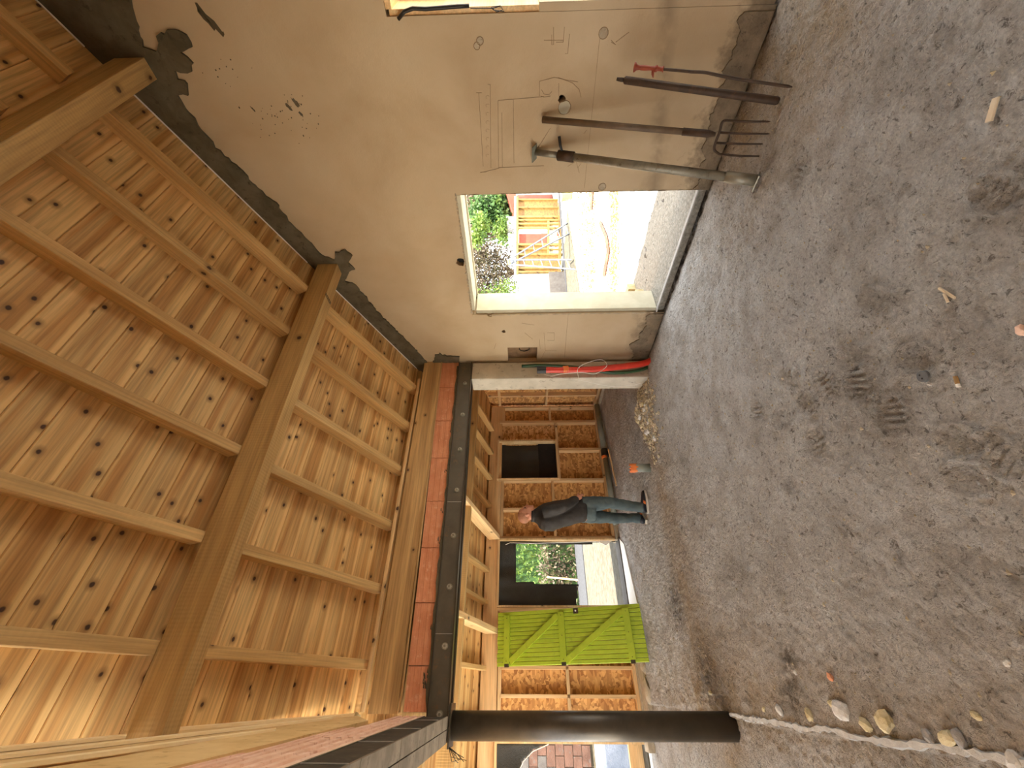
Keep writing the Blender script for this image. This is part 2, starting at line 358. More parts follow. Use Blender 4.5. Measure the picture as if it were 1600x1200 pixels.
# ------------------------------------------------------------ floor
def floor_h(x, y):
    h = .016*fbm(x, y, 1.3, 3)+.024*fbm(x, y, 6, 3)*(.6+fbm(x, y, .8, 2))+.012*np.maximum(0, fbm(x+7, y, 16, 3, .6))-.016*np.maximum(0, fbm(x-3, y+5, 11, 3, .6)-.16)+.011*fbm(x, y, 33, 2, .7)
    h = h-.07*np.exp(-np.maximum(0, 3.62-x)/.16)*(y < 4.3)
    h = h+.05*np.exp(-((x-3.15)**2/.10+(y-1.05)**2/.25))*(-1)
    h = h+.10*np.exp(-((x-2.95)**2/.10+(y-4.48)**2/.03))*(1+.6*fbm(x, y, 9, 3))
    h = h+.03*np.exp(-((y-4.45)/.25)**2)*(x > 0)*(x < 3)
    h = h+np.where(x < -.15-.02*(4.2-y)+.02*vn(x*3, y*5), -.035, 0)
    return h
PRINTS = [(1500,690),(1560,712),(1510,745),(1230,590),(1258,628),(1225,655),(1290,600),(1395,650),(1340,600),(1200,250),(1250,270),(1330,560),(1375,470),(1560,300),(1430,560),(1280,690),(1185,640)]
def build_floor():
    xs = np.concatenate([np.arange(-3, -.3, .06), np.arange(-.3, 3.7, .0085), np.arange(3.7, 5.0, .05)])
    ys = np.concatenate([np.arange(-2, .0, .07), np.arange(.0, 2.6, .0085), np.arange(2.6, 4.4, .014), np.arange(4.4, 7.42, .03)])
    Xg, Yg = np.meshgrid(xs, ys, indexing='ij'); H = floor_h(Xg, Yg)
    rr = random.Random(4)
    for px in PRINTS:
        p = atz(*px); a = rr.uniform(0, 3.14); c, s_ = math.cos(a), math.sin(a)
        u = (Xg-p.x)*c+(Yg-p.y)*s_; v = -(Xg-p.x)*s_+(Yg-p.y)*c
        msk = np.clip(1.4-((u/.075)**2+(v/.05)**2), 0, 1)
        H = H-.004*msk+msk*.0085*np.sin(u*2*math.pi/.034+.8*np.sin(v*30))+.014*np.exp(-(((u/.085)**2+(v/.06)**2-1.35)/.25)**2)
    B = np.clip(np.exp(-((Xg-3.2)**2/.55+(Yg-.7)**2/.9))*1.5+np.exp(-((Yg-4.55)/.28)**2)*.95+np.exp(-((Xg-.1)**2/.12+(Yg-4.4)**2/1.6))*.8+.5*np.exp(-((Xg+.1)/.25)**2), 0, 1)
    Dk = np.zeros_like(H)
    for (x, y, r) in [(1055,945,.25),(1235,1028,.10),(1110,1060,.3),(1240,1090,.12),(1235,760,.05),(1405,872,.035)]:
        p = atz(x, y); Dk += (.9 if r > .06 else .7)*np.exp(-((Xg-p.x)**2+(Yg-p.y)**2)/(r*r))
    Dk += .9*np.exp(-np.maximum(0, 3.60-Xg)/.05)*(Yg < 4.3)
    Du = np.clip(np.exp(-((Xg-2.6)**2/1.2+(Yg-3.0)**2/1.8))*1.1+.5*(Yg > 5)+.25, 0, 1)
    n, k = H.shape
    V = np.stack([Xg, Yg, H], -1).reshape(-1, 3)
    idx = np.arange(n*k).reshape(n, k)
    Fq = np.stack([idx[:-1, :-1], idx[1:, :-1], idx[1:, 1:], idx[:-1, 1:]], -1).reshape(-1, 4)
    me = bpy.data.meshes.new('floor'); me.vertices.add(len(V)); me.vertices.foreach_set('co', V.ravel())
    me.loops.add(Fq.size); me.loops.foreach_set('vertex_index', Fq.ravel().astype(np.int32))
    me.polygons.add(len(Fq)); me.polygons.foreach_set('loop_start', np.arange(0, Fq.size, 4, dtype=np.int32))
    me.polygons.foreach_set('use_smooth', np.ones(len(Fq), bool)); me.update(calc_edges=True); me.validate()
    ca = me.color_attributes.new('Col', 'FLOAT_COLOR', 'POINT')
    C4 = np.stack([B, np.clip(Dk, 0, 1), Du, np.ones_like(B)], -1).reshape(-1)
    ca.data.foreach_set('color', C4.astype(np.float32))
    me.materials.append(M['dirt'])
    o = bpy.data.objects.new('floor', me); COL.objects.link(o); tag(o, 'trodden grey-brown dirt floor with footprints running through the old building', kind='structure')
    return o
floor = build_floor()
def fz(x, y): return float(floor_h(np.array([float(x)]), np.array([float(y)]))[0])

# outside ground
b = MB(); b.box((-30, 7.38, -.30), (60, 60, -.12)); b.box((3.98, -30, -.30), (60, 7.38, -.12)); b.box((-30, -30, -.3), (3.98, -2, -.12)); b.box((-30, -2, -.3), (-3, 7.38, -.12)); b.box((-3, -2, -.3), (3.98, 7.38, -.2))
ground = b.build('ground', 'slab'); tag(ground, 'pale sunlit ground around the building', kind='structure')
b = MB(); b.box((-6, 7.9, -.119), (14, 12.4, -.10)); o = b.build('straw_yard', 'straw'); tag(o, 'straw-strewn sunlit ground beyond the tall doorway', kind='structure')
b = MB(); b.box((-6, 12.4, -.119), (14, 14.2, -.08)); o = b.build('garden_path', 'path'); tag(o, 'grey gravel path in front of the hedges', kind='structure')
b = MB(); b.box((3.97, 1.0, -.119), (4.92, 6.0, -.06)); gs = b.build('gravel_strip', 'gravel'); tag(gs, 'rough grey gravel strip along the outer foot of the plastered wall', kind='structure')

# ------------------------------------------------------------ right wall (plaster)
wb_ = MB()
def seg(y0, y1, z0a, top=True, z1=None):
    z_0 = z_1 = z1
    if top: z_0, z_1 = zr(y0, .0), zr(y1, .0)
    wb_.prism([(3.6, y0, z0a), (3.6, y1, z0a), (3.6, y1, z_1), (3.6, y0, z_0)], (.36, 0, 0))
# full outline as one polygon set: pieces around the openings
ZB = -.06
pts = [(-2.0, ZB), (-.75, ZB), (-.75, 2.52), (.65, 2.52), (.65, ZB), (1.88, ZB), (1.88, .03), (3.35, .03), (3.35, ZB), (4.42, ZB), (4.42, zr(4.42)), (-2.0, zr(-2.0))]
bm = bmesh.new()
vs = [bm.verts.new((3.6, y, z)) for y, z in pts]; f = bm.faces.new(vs)
r = bmesh.ops.extrude_face_region(bm, geom=[f]); bmesh.ops.translate(bm, vec=(.36, 0, 0), verts=[v for v in r['geom'] if isinstance(v, bmesh.types.BMVert)])
bmesh.ops.recalc_face_normals(bm, faces=bm.faces)
me = bpy.data.meshes.new('wall_right'); bm.to_mesh(me); bm.free(); me.materials.append(M['plaster'])
wall_right = bpy.data.objects.new('wall_right', me); COL.objects.link(wall_right)
def cut(o, name, a, b_):
    c = MB(); c.box(a, b_); c = c.build(name, None)
    md = o.modifiers.new('cut', 'BOOLEAN'); md.operation = 'DIFFERENCE'; md.object = c; md.solver = 'EXACT'; return c
def cutp(o, pts, ext):
    c = MB(); c.prism(pts, ext); c = c.build('cutter', None)
    md = o.modifiers.new('cut', 'BOOLEAN'); md.operation = 'DIFFERENCE'; md.object = c; md.solver = 'EXACT'; return c
cs = []
# window 1 opening (door-height)
cs.append(cut(wall_right, 'c', (3.5, 1.88, .03), (4.1, 3.35, 2.22)))
cs.append(cut(wall_right, 'c', (3.55, 3.93, 1.43), (3.68, 4.22, 1.82)))
def blob(px, n=14, seed=0):
    rd = random.Random(seed); c = atx(*px[:2]); r = px[2]
    return [(3.55, c.y+math.cos(t)*r*rd.uniform(.75, 1.15), c.z+math.sin(t)*r*rd.uniform(.75, 1.15)) for t in [2*math.pi*i/n for i in range(n)]]
cs.append(cutp(wall_right, blob((878, 155, .030), seed=1), (.2, 0, 0)))
cs.append(cutp(wall_right, blob((787, 518, .026), seed=2), (.2, 0, 0)))
cs.append(cutp(wall_right, blob((720, 410, .05), seed=3), (.12, 0, 0)))
cs.append(cutp(wall_right, blob((765, 492, .035), seed=4), (.1, 0, 0)))
applied(wall_right, False)
for c in cs: bpy.data.objects.remove(c)
tag(wall_right, 'old beige plastered wall with pencil marks, two openings and a grey mortar edge under the roof', kind='structure')
def child(o, p=wall_right): setp(o, p); return o
for i, (cx, r) in enumerate([((878, 155), .034), ((787, 518), .03), ((720, 410), .056), ((765, 492), .04)]):
    p = atx(*cx); b = MB(); b.box((3.66 if i > 1 else 3.72, p.y-r, p.z-r), (3.75, p.y+r, p.z+r)); b.build('hole_bottom', 'hole', wall_right)
b = MB(); b.box((3.675, 3.93, 1.43), (3.69, 4.22, 1.82)); b.box((3.60, 3.93, 1.43), (3.68, 3.937, 1.82)); b.build('recess_lining', 'recess', wall_right)
b = MB(); b.tube([(3.66, 4.02+.05*math.cos(t*.7)*1, 1.6+.07*math.sin(t*.7)) for t in range(10)], .006, 6); b.build('cable_end', 'black', wall_right, True)
# mortar band
def rough_edge(px, jit=.012, step=.03, seed=1, X=3.6):
    rd = random.Random(seed); out = []
    P = [atx(*p, X) for p in px]
    for a, b_ in zip(P, P[1:]):
        n = max(1, int((b_-a).length/step))
        for k in range(n): q = a.lerp(b_, k/n); out.append(Vector((X, q.y+rd.uniform(-jit, jit), q.z+rd.uniform(-jit, jit))))
    out.append(P[-1]); return out
def slab_tri(name, pts, thick, mat, parent, X=3.6):
    bm = bmesh.new(); vs = [bm.verts.new((X, p.y, p.z)) for p in pts]; f = bm.faces.new(vs)
    r = bmesh.ops.extrude_face_region(bm, geom=[f]); bmesh.ops.translate(bm, vec=(-thick, 0, 0), verts=[v for v in r['geom'] if isinstance(v, bmesh.types.BMVert)])
    bmesh.ops.triangulate(bm, faces=bm.faces); bmesh.ops.recalc_face_normals(bm, faces=bm.faces)
    me = bpy.data.meshes.new(name); bm.to_mesh(me); bm.free(); me.materials.append(M[mat])
    o = bpy.data.objects.new(name, me); COL.objects.link(o); setp(o, parent); return o
lowe = [(206,-10),(216,48),(228,74),(243,78),(252,52),(272,45),(294,52),(300,74),(286,84),(302,96),(298,110),(278,112),(280,124),(297,132),(296,146),(280,148),(292,168),(306,186),(322,210),(344,236),(376,262),(400,290),(432,316),(452,344),(480,372),(504,398),(524,404)]
low2 = [(524,404),(526,394),(538,388),(552,398),(545,410),(554,420),(545,424),(540,440),(552,442),(570,460),(586,482),(612,508),(636,532),(656,552),(668,566),(676,569),(680,554),(688,551),(692,554),(718,556)]
def fit_up(Y): return zr(Y, .0)
le = rough_edge(lowe+low2[1:], .012, .03, 5)
ups = [Vector((3.6, Y, zr(Y, -.002))) for Y in np.linspace(4.4, le[0].y, 12)]
le = [p for p in le if p.z < zr(p.y)-.02]
slab_tri('mortar_band', le+[Vector((3.6, 4.41, 2.52)), ]+ups, .02, 'mortar', wall_right)
b = MB(); prev = [Vector((3.575, Y, zr(Y, -.006))) for Y in (4.3, 3.4, 2.75)]; b.tube(prev, .006, 6); prev = [Vector((3.575, Y, zr(Y, -.006))) for Y in (2.55, 1.8, 1.0)]; b.tube(prev, .006, 6); prev = [Vector((3.575, Y, zr(Y, -.006))) for Y in (.75, .2, -1.2)]; b.tube(prev, .006, 6)
b.build('white_edge_strip', 'white', wall_right)
# dirty mortar at wall foot
foot = rough_edge([(1170,75),(1190,40),(1183,70),(1150,110),(1146,150),(1130,180),(1118,205),(1115,225),(1108,250),(1098,288)], .02, .04, 8)
foot = [Vector((3.6, p.y, max(p.z, .06))) for p in foot]
ff = sorted([(p.y, p.z) for p in foot]); pts = [Vector((3.6, y, .085+.16*float(fbm(np.array([y]), np.array([.3]), 4, 4, .6)[0])+.012*rnd.random())) for y in np.arange(.68, 1.88, .012)]
slab_tri('foot_mortar', pts+[Vector((3.6, 1.88, -.05)), Vector((3.6, .68, -.05))], .012, 'dirtymortar', wall_right)
pts = [Vector((3.6, y, .07+.12*(y-3.37)+.18*float(fbm(np.array([y]), np.array([.7]), 4, 4, .6)[0]))) for y in np.arange(3.37, 4.18, .012)]
slab_tri('foot_mortar', pts+[Vector((3.6, 4.18, -.05)), Vector((3.6, 3.37, -.05))], .012, 'dirtymortar', wall_right)
# pencil marks
def pen(pxs, r=.0018, closed=False):
    P = [atx(*p, 3.598) for p in pxs]
    bmk = MB(); bmk.tube(P, r, 4); return bmk
PEN = [[(937,60),(913,294)],[(888,489),(882,558)],[(748,145),(755,260)],[(766,132),(767,262)],[(778,158),(779,262)],[(784,176),(785,262)],[(778,157),(850,151)],[(802,155),(803,255)],
 [(843,150),(843,127)],[(843,127),(866,121),(885,125),(903,128)],[(872,121),(895,130),(905,140),(908,152)],[(873,150),(873,130)],[(779,262),(850,259)],[(750,270),(780,263)],[(766,132),(762,132)],
 [(744,145),(753,145)],[(751,269),(760,269)],[(845,150),(850,152),(860,150)],[(846,140),(850,147),(858,148),(862,143)],[(887,260),(900,252),(905,270)],[(905,240),(908,255),(903,262)],[(912,209),(917,203)],[(840,232),(860,200)],
 [(850,63),(880,63)],[(862,54),(862,70),(865,70),(865,42)],[(880,66),(882,42)],[(880,66),(869,66)],[(890,53),(887,84),(883,84)],[(955,63),(962,70),(955,66)],[(962,66),(983,50)],
 [(850,520),(852,548)],[(855,520),(866,520),(866,532),(855,532)],[(846,560),(852,548),(870,548)],[(843,530),(844,545)],[(775,537),(772,545)],[(815,505),(835,508)],[(820,520),(832,530)]]
for i, p in enumerate(PEN): pen(p, .0016 if i else .0012).build('pencil_line', 'pencil', wall_right)
b = MB()
for k, yy in enumerate(range(152, 256, 13)):
    c = atx(762, yy, 3.598); b.tube([c+Vector((0, .011*math.cos(t), .014*math.sin(t))) for t in np.linspace(.5, 4.2, 6)], .0009, 4)
b.build('pencil_figure_row', 'pencil', wall_right)
for (x, y, r) in [(745,72,.02),(750,64,.022),(943,52,.03),(941,292,.03),(882,168,.045)]:
    c = atx(x, y, 3.597); b = MB(); b.prism([(c.x, c.y+math.cos(t)*r*rnd.uniform(.8, 1.2), c.z+math.sin(t)*r*rnd.uniform(.8, 1.2)) for t in np.linspace(0, 5.9, 12)], (.01, 0, 0)); b.build('filler_patch', 'lining' if r > .04 else 'footing', wall_right)
    b = MB(); b.tube([Vector((3.597, c.y+math.cos(t)*r*1.08, c.z+math.sin(t)*r*1.08)) for t in np.linspace(0, 6.28, 14)], .0022, 4); b.build('filler_outline', 'pencil', wall_right)
# dark brush strokes / splashes of mortar on the plaster
rr = random.Random(21)
for (x, y, l, hh) in [(330,33,.10,.02),(322,30,.06,.012),(462,160,.035,.015),(452,168,.03,.012),(470,178,.02,.01),(395,170,.02,.006),(840,240,.01,.006)]:
    c = atx(x, y); b = MB(); n = 12
    b.prism([(3.599, c.y+l*math.cos(t)*rr.uniform(.6, 1.2), c.z-l*.5*math.cos(t)+hh*math.sin(t)*rr.uniform(.6, 1.3)) for t in [6.283*i/n for i in range(n)]], (-.003, 0, 0)); b.build('mortar_splash', 'mortar', wall_right)
b = MB()
for k in range(60):
    x, y = rr.choice([(455,165),(480,200),(420,185),(345,110)]); c = atx(x+rr.gauss(0, 16), y+rr.gauss(0, 12)); r = rr.uniform(.002, .006)
    b.prism([(3.5995, c.y+math.cos(t)*r*rr.uniform(.6, 1.6), c.z+math.sin(t)*r) for t in (0, 1.2, 2.4, 3.7, 5)], (-.002, 0, 0))
tag(b.build('mortar_specks', 'mortar', wall_right), kind='stuff')
# chipped plaster lip around window 1
b = MB(); rr = random.Random(3)
for k in range(34):
    y = 1.88+1.47*k/34; b.ico((3.598, y, 2.222), .014, k, .4, 1, (.5, 1.4, rr.uniform(.4, 1.1)))
for k in range(60):
    z = rr.uniform(.06, 2.2); b.ico((3.598, 3.354, z), rr.uniform(.006, .016), k+50, .4, 1, (.5, rr.uniform(.2, .6), rr.uniform(1.5, 4))); z = rr.uniform(.06, 2.2); b.ico((3.598, 1.876, z), rr.uniform(.006, .014), k+150, .4, 1, (.5, rr.uniform(.15, .4), rr.uniform(1.5, 4)))
tag(b.build('chipped_plaster_lip', 'footing', wall_right), kind='stuff')

# window 1: pale lining of the opening
win1 = MB(); win1.box((3.93, 1.90, 2.17), (3.96, 3.35, 2.22)); win1.box((3.90, 3.325, .04), (3.96, 3.35, 2.2))
w1 = win1.build('window_1', 'lining'); tag(w1, 'bare door-height opening in the plastered wall with pale lining strips', kind='structure')
b = MB(); b.box((3.63, 3.30, .04), (3.93, 3.349, 2.17)); b.build('jamb_lining', 'lining', w1)
b = MB(); b.box((3.63, 1.9, 2.185), (3.93, 3.30, 2.219)); b.build('head_lining', 'lining', w1)
b = MB(); b.box((3.64, 1.885, -.05), (3.99, 3.345, .036)); b.build('sill', 'gravel', w1); b = MB(); b.box((3.60, 1.885, .0301), (3.64, 3.345, .042)); b.build('sill_edge', 'mortar_pale', w1)
for k, (X, Y) in enumerate([(4.35, 3.72), (4.75, 3.95)]):
    b = MB(); b.box((X, Y, -.06), (X+.12, Y+.3, .05)); o = b.build('sandstone_block', 'stone_y')
    tag(o, ['pale block lying outside at the foot of the window opening, nearer one', 'pale block lying outside beyond the nearer one by the opening'][k], 'block')

# window 2: timber-lined opening nearest the camera
b = MB(); b.box((3.615, .615, 1.5), (3.95, .649, 2.50)); b.box((3.615, -.72, 2.48), (3.95, .615, 2.519))
w2 = b.build('window_2', 'lath'); tag(w2, 'tall opening at the near end of the plastered wall lined with pale timber', kind='structure')
b = MB(); b.box((3.90, .53, 1.5), (3.95, .613, 2.47)); b.build('frame_post', 'lath', w2)
b = MB(); b.box((3.60, .60, -.04), (3.96, .648, 1.5)); b.build('plaster_reveal', 'plaster', w2)
b = MB(); b.tube([atx(*p, 3.58) for p in [(622,30),(632,18),(645,13),(665,14),(690,12),(715,10),(733,9)]], .012, 8)
o = b.build('black_cable', 'black', None, True); tag(o, 'short thick black cable hanging at the top of the near timber-lined opening', 'cable')
b = MB(); b.tube([atx(*p, 3.57) for p in [(735,13),(770,13),(780,10),(786,15),(776,19),(768,11),(782,9),(788,18),(772,16),(767,12)]], .003, 5)
o = b.build('wire_coil', 'black', None, True); tag(o, 'small tangled coil of thin wire beside the black cable', 'wire')

# ------------------------------------------------------------ ceiling: sheathing + boards
b = MB()
XL, XR = -1.6, 5.05
b.prism([(-.42, -2.0, zr(-2.0, .024)), (-.42, 4.36, zr(4.36, .024)), (-.42, 4.36, zr(4.36, .12)), (-.42, -2.0, zr(-2.0, .12))], (4.5, 0, 0))
b.prism([(XL, 4.36, ze(4.36, .022)), (XL, 7.75, ze(7.75, .022)), (XL, 7.75, ze(7.75, .12)), (XL, 4.36, ze(4.36, .14))], (XR-XL, 0, 0))
ceil = b.build('ceiling', 'raft'); tag(ceil, 'sloping pine board ceiling on exposed rafters', kind='structure')
tdir = Vector((0, 1, -S)).normalized(); ndir = Vector((0, S, 1)).normalized()
def plank_mesh(L, Wd, T=.018, name='plank'):
    b = MB(); g = .006
    pr = [(-Wd/2+.0012, T), (-Wd/2+.0012, g), (-Wd/2+g, 0), (Wd/2-g, 0), (Wd/2-.0012, g), (Wd/2-.0012, T)]
    b.add([(-L/2, p, q) for p, q in pr]+[(L/2, p, q) for p, q in pr], [(5,4,3,2,1,0), (6,7,8,9,10,11)]+[(i, (i+1) % 6, 6+(i+1) % 6, 6+i) for i in range(6)])
    return b
pm = None; dY = .158; k = 0; Y = 4.34
Wd = dY*math.sqrt(1+S*S)
rotm = Matrix((Vector((1, 0, 0)), tdir, ndir)).transposed().to_4x4()
while Y > -1.6:
    yc = Y-dY/2
    if pm is None: o = plank_mesh(4.02, Wd).build('plank', 'pine', ceil); pm = o.data
    else: o = bpy.data.objects.new('plank', pm); COL.objects.link(o); o.parent = ceil
    mw = rotm.copy(); mw.translation = (1.585, yc, zr(yc, rnd.uniform(0, .002))); o.matrix_basis = mw
    Y -= dY
t2 = Vector((0, 1, -S2)).normalized(); n2 = Vector((0, S2, 1)).normalized(); rot2 = Matrix((Vector((1, 0, 0)), t2, n2)).transposed().to_4x4()
pm = None; Y = 7.15; dY2 = .15
while Y > 4.5:
    yc = Y-dY2/2
    if pm is None: o = plank_mesh(6.6, dY2*math.sqrt(1+S2*S2)).build('plank', 'pine', ceil); pm = o.data
    else: o = bpy.data.objects.new('plank', pm); COL.objects.link(o); o.parent = ceil
    mw = rot2.copy(); mw.translation = (1.725, yc, ze(yc, rnd.uniform(0, .002))); o.matrix_basis = mw
    Y -= dY2

# purlins
P2a = Vector((3.59, 2.64, 3.665)); P2b = Vector((-.30, 2.76, 3.61))
o = bar('purlin', P2a, P2b, .13, .21, 'beam'); tag(o, 'middle timber purlin crossing the ceiling, with two pencil ticks near the plastered wall', 'beam')
pur2 = o
for dx in (0, .02):
    b = MB(); b.box((3.10+dx, 2.578, 3.55), (3.104+dx, 2.71, 3.5535)); b.build('pencil_tick', 'black', pur2)
o = bar('purlin', (3.59, .885, 4.405), (-.42, .93, 4.38), .13, .22, 'beam'); tag(o, 'purlin nearest the camera, crossing the upper left corner of the photo', 'beam')
# rafters
RX = [3.17, 2.60, 2.02, 1.40, .80, .20]
ordn = ['first', 'second', 'third', 'fourth', 'fifth', 'sixth']
for i, x in enumerate(RX):
    for (ya, yb, bayname, yo) in [(4.30, 2.64+.0307*(3.6-x)+.069, 'bay beyond the middle purlin', 0), (2.64+.0307*(3.6-x)-.069, .885+.011*(3.6-x)+.069, 'bay between the two purlins', 0), (.885+.011*(3.6-x)-.069, -1.4, 'nearest bay by the camera', 0)]:
        xo = .02 if (i == 3 and yb < 2 and yb > 0) else 0
        o = bar('rafter', (x+xo, ya, zr(ya, -.06)), (x+xo, yb, zr(yb, -.06)), .072, .115, 'raft', up=(0, S, 1))
        tag(o, f'{ordn[i]} rafter from the plastered wall in the {bayname}', 'rafter', 'rafters of the main ceiling')

# ------------------------------------------------------------ brick band over the bolted steel beam
tl = .013
def zt(X, z): return z+tl*X
wbk = MB(); wbk.prism([(-.12, 4.24, 2.44), (3.6, 4.24, 2.49), (3.6, 4.24, 2.72), (-.12, 4.24, 2.64)], (0, .15, 0)); 
wall_back = wbk.build('wall_back', 'mortar'); tag(wall_back, 'band of red hollow bricks on the bolted steel beam', kind='structure')
XJ = [3.60, 3.16, 2.65, 2.15, 1.64, 1.16, .67, .19, -.12]
def ribbed_brick(x0, x1, z0, z1, y, flip=1):
    b = MB(); n = 7; prof = []
    for i in range(n):
        za, zb = i/n, (i+1)/n; d = .0 if i % 2 == 0 else .004
        prof += [(za+.01, d), (zb-.01, d)]
    prof = [(0, 0)]+prof+[(1, 0)]
    vs = []; 
    for (t, d) in prof:
        vs += [(x0+.003, y+d, z0[0]+(z1[0]-z0[0])*t), (x1-.003, y+d, z0[1]+(z1[1]-z0[1])*t)]
    m_ = len(prof); fs = [(2*i, 2*i+1, 2*i+3, 2*i+2) for i in range(m_-1)]
    k = len(vs); vs += [(x0+.003, y+.06, z0[0]), (x1-.003, y+.06, z0[1]), (x0+.003, y+.06, z1[0]), (x1-.003, y+.06, z1[1])]
    fs += [(0, 1, k+1, k), (2*m_-2, 2*m_-1, k+3, k+2), tuple([2*i for i in range(m_)]+[k+2, k]), tuple([2*i+1 for i in range(m_)]+[k+3, k+1])]
    b.add(vs, fs); return b
for xa, xb in zip(XJ[1:], XJ):
    z0 = [2.44+tl*xa, 2.44+tl*xb]; z1 = [2.635+.024*xa, 2.635+.024*xb]
    ribbed_brick(xa, xb, z0, z1, 4.195+rnd.uniform(-.002, .002)).build('brick', 'brick', wall_back)
rr = random.Random(5)
b = MB()
for k in range(26):
    x = rr.choice([.0, .05, .1, .15, 1.2, 1.55, 2.0, 2.5, 0.5])+rr.uniform(-.05, .05); z = 2.44+tl*x+rr.uniform(.01, .05)
    b.prism([(x, 4.193, z), (x+rr.uniform(.01, .05), 4.193, z+.004), (x+.03, 4.193, z+rr.uniform(.006, .014)), (x+.006, 4.193, z+.012)], (0, .004, 0))
tag(b.build('mortar_smears', 'mortar', wall_back), kind='stuff')
b = MB(); b.prism([(-.13, 4.17, 2.435), (3.5, 4.17, 2.485), (3.5, 4.17, 2.507)]+[(x, 4.17, 2.458+tl*x+rr.uniform(-.008, .01)) for x in np.arange(3.4, -.1, -.08)], (0, .05, 0)); b.build('mortar_bed', 'mortar', wall_back)
# timber wall plate above the bricks
o = bar('wall_plate_beam', (3.6, 4.27, 2.84), (-.13, 4.27, 2.80), .16, .24, 'oldwood'); tag(o, 'thick knotty timber wall plate lying on the red brick band', 'beam')
plate = o
o = bar('cover_strip', (3.58, 4.185, 2.722), (-.12, 4.185, 2.660), .012, .018, 'oldwood', plate)
o = bar('fascia_strip', (3.3, 4.19, 2.99), (-.12, 4.19, 2.965), .02, .035, 'lath', plate)

# front steel beam (channel with bolts)
sb = empty('steel_beam', (1.7, 4.28, 2.36)); tag(sb, 'dark bolted steel beam carrying the red brick band', 'beam')
def shx(b):
    b.v = [(x, y, z+tl*x) for x, y, z in b.v]; return b
b = MB(); b.box((-.30, 4.17, 2.262), (3.56, 4.185, 2.438)); b.box((-.30, 4.40, 2.262), (3.56, 4.41, 2.438)); shx(b).build('web', 'steel', sb)
b = MB(); b.box((-.30, 4.155, 2.262), (3.56, 4.24, 2.272)); b.box((-.30, 4.36, 2.262), (3.56, 4.42, 2.272)); shx(b).build('bottom_flange', 'steel_dark', sb)
b = MB(); b.box((-.30, 4.155, 2.428), (3.56, 4.24, 2.437)); shx(b).build('top_flange', 'steel_dark', sb)
for xb_ in [-.13, .33, .80, 1.27, 1.75, 2.24, 2.72, 3.2]:
    z = 2.333+tl*xb_; b = MB(); b.tube([(xb_, 4.168, z), (xb_, 4.150, z)], .021, 6); bo = b.build('bolt', 'boltmetal', sb)
    b = MB(); b.tube([(xb_, 4.172, z), (xb_, 4.166, z)], .028, 16); b.tube([(xb_, 4.15, z), (xb_, 4.138, z)], .010, 10); b.v and b.build('washer', 'zinc', bo)
for xb_ in (1.62, .42):
    b = MB(); b.box((xb_, 4.168, 2.275), (xb_+.004, 4.171, 2.425)); shx(b).build('weld_seam', 'mortar_pale', sb)

# left steel beam toward the camera and its bricks
def xl(Y): return -.14-.025*(4.2-Y)      # room-side face
lb = empty('steel_lintel', (-.22, 2.2, 2.36)); tag(lb, 'grimy steel lintel running from the round post towards the camera', 'beam')
b = MB(); Ys = (4.16, -.8)
def lpr(mb, dx0, dx1, z0, z1, ya=4.16, yb=-.8):
    mb.add([(xl(Y)+dx, Y, z) for Y in (ya, yb) for dx, z in ((dx0, z0), (dx1, z0), (dx1, z1), (dx0, z1))], [(0,1,2,3), (7,6,5,4), (0,4,5,1), (1,5,6,2), (2,6,7,3), (3,7,4,0)])
lpr(b, -.003, -.012, 2.275, 2.445); b.build('web', 'blackened', lb)
b = MB(); lpr(b, 0, -.078, 2.262, 2.275); b.build('flange', 'beam_under', lb)
b = MB(); lpr(b, -.084, -.165, 2.262, 2.275); b.build('flange', 'beam_under', lb)
b = MB(); lpr(b, -.155, -.163, 2.275, 2.445); b.build('outer_web', 'mortar', lb)
b = MB(); lpr(b, 0, -.163, 2.445, 2.455); b.build('top_flange', 'mortar', lb)
yy = 3.9; 
while yy > .4:
    b = MB(); lpr(b, .001, -.168, 2.2612, 2.2625, yy, yy-.005); b.build('joint_line', 'mortar', lb)
    b = MB(); lpr(b, .0015, -.002, 2.275, 2.445, yy-.1, yy-.106); b.build('joint_line', 'mortar_pale', lb); yy -= .62
wl = MB(); lpr(wl, -.03, -.15, 2.457, 2.62, 4.1, -2.0); 
wl.add([(xl(Y)-d, Y, z) for Y, z0, z1 in ((4.1, 2.62, 2.9), (2.6, 2.62, 3.55), (-2.0, 2.62, 5.85)) for d, z in ((.07, z0), (.15, z0), (.15, z1), (.07, z1))],
       [(0,1,2,3), (4,8,9,5), (5,9,10,6), (6,10,11,7), (7,11,8,4), (0,4,5,1), (1,5,6,2), (2,6,7,3), (3,7,4,0), (8,9,10,11)])
wall_left = wl.build('wall_left', 'oldwood'); tag(wall_left, 'low left gable wall of pink ribbed bricks with pale battens under the roof', kind='structure')
def lbrick(ya, yb, z0, z1, dx):
    b = MB(); n = 7; prof = [(0, 0)]
    for i in range(n): d = 0 if i % 2 == 0 else .013; prof += [(i/n+.012, d), ((i+1)/n-.012, d)]
    prof.append((1, 0)); vs = []
    for t, d in prof: vs += [(xl(ya)-d+dx, ya-.003, z0+(z1-z0)*t), (xl(yb)-d+dx, yb+.003, z0+(z1-z0)*t)]
    m_ = len(prof); fs = [(2*i, 2*i+1, 2*i+3, 2*i+2) for i in range(m_-1)]; k = len(vs)
    vs += [(xl(ya)-.06+dx, ya-.003, z0), (xl(yb)-.06+dx, yb+.003, z0), (xl(ya)-.06+dx, ya-.003, z1), (xl(yb)-.06+dx, yb+.003, z1)]
    fs += [(0, 1, k+1, k), (2*m_-2, 2*m_-1, k+3, k+2), tuple([2*i for i in range(m_)]+[k+2, k]), tuple([2*i+1 for i in range(m_)]+[k+3, k+1])]
    b.add(vs, fs); b.build('brick', 'brick_pink', wall_left)
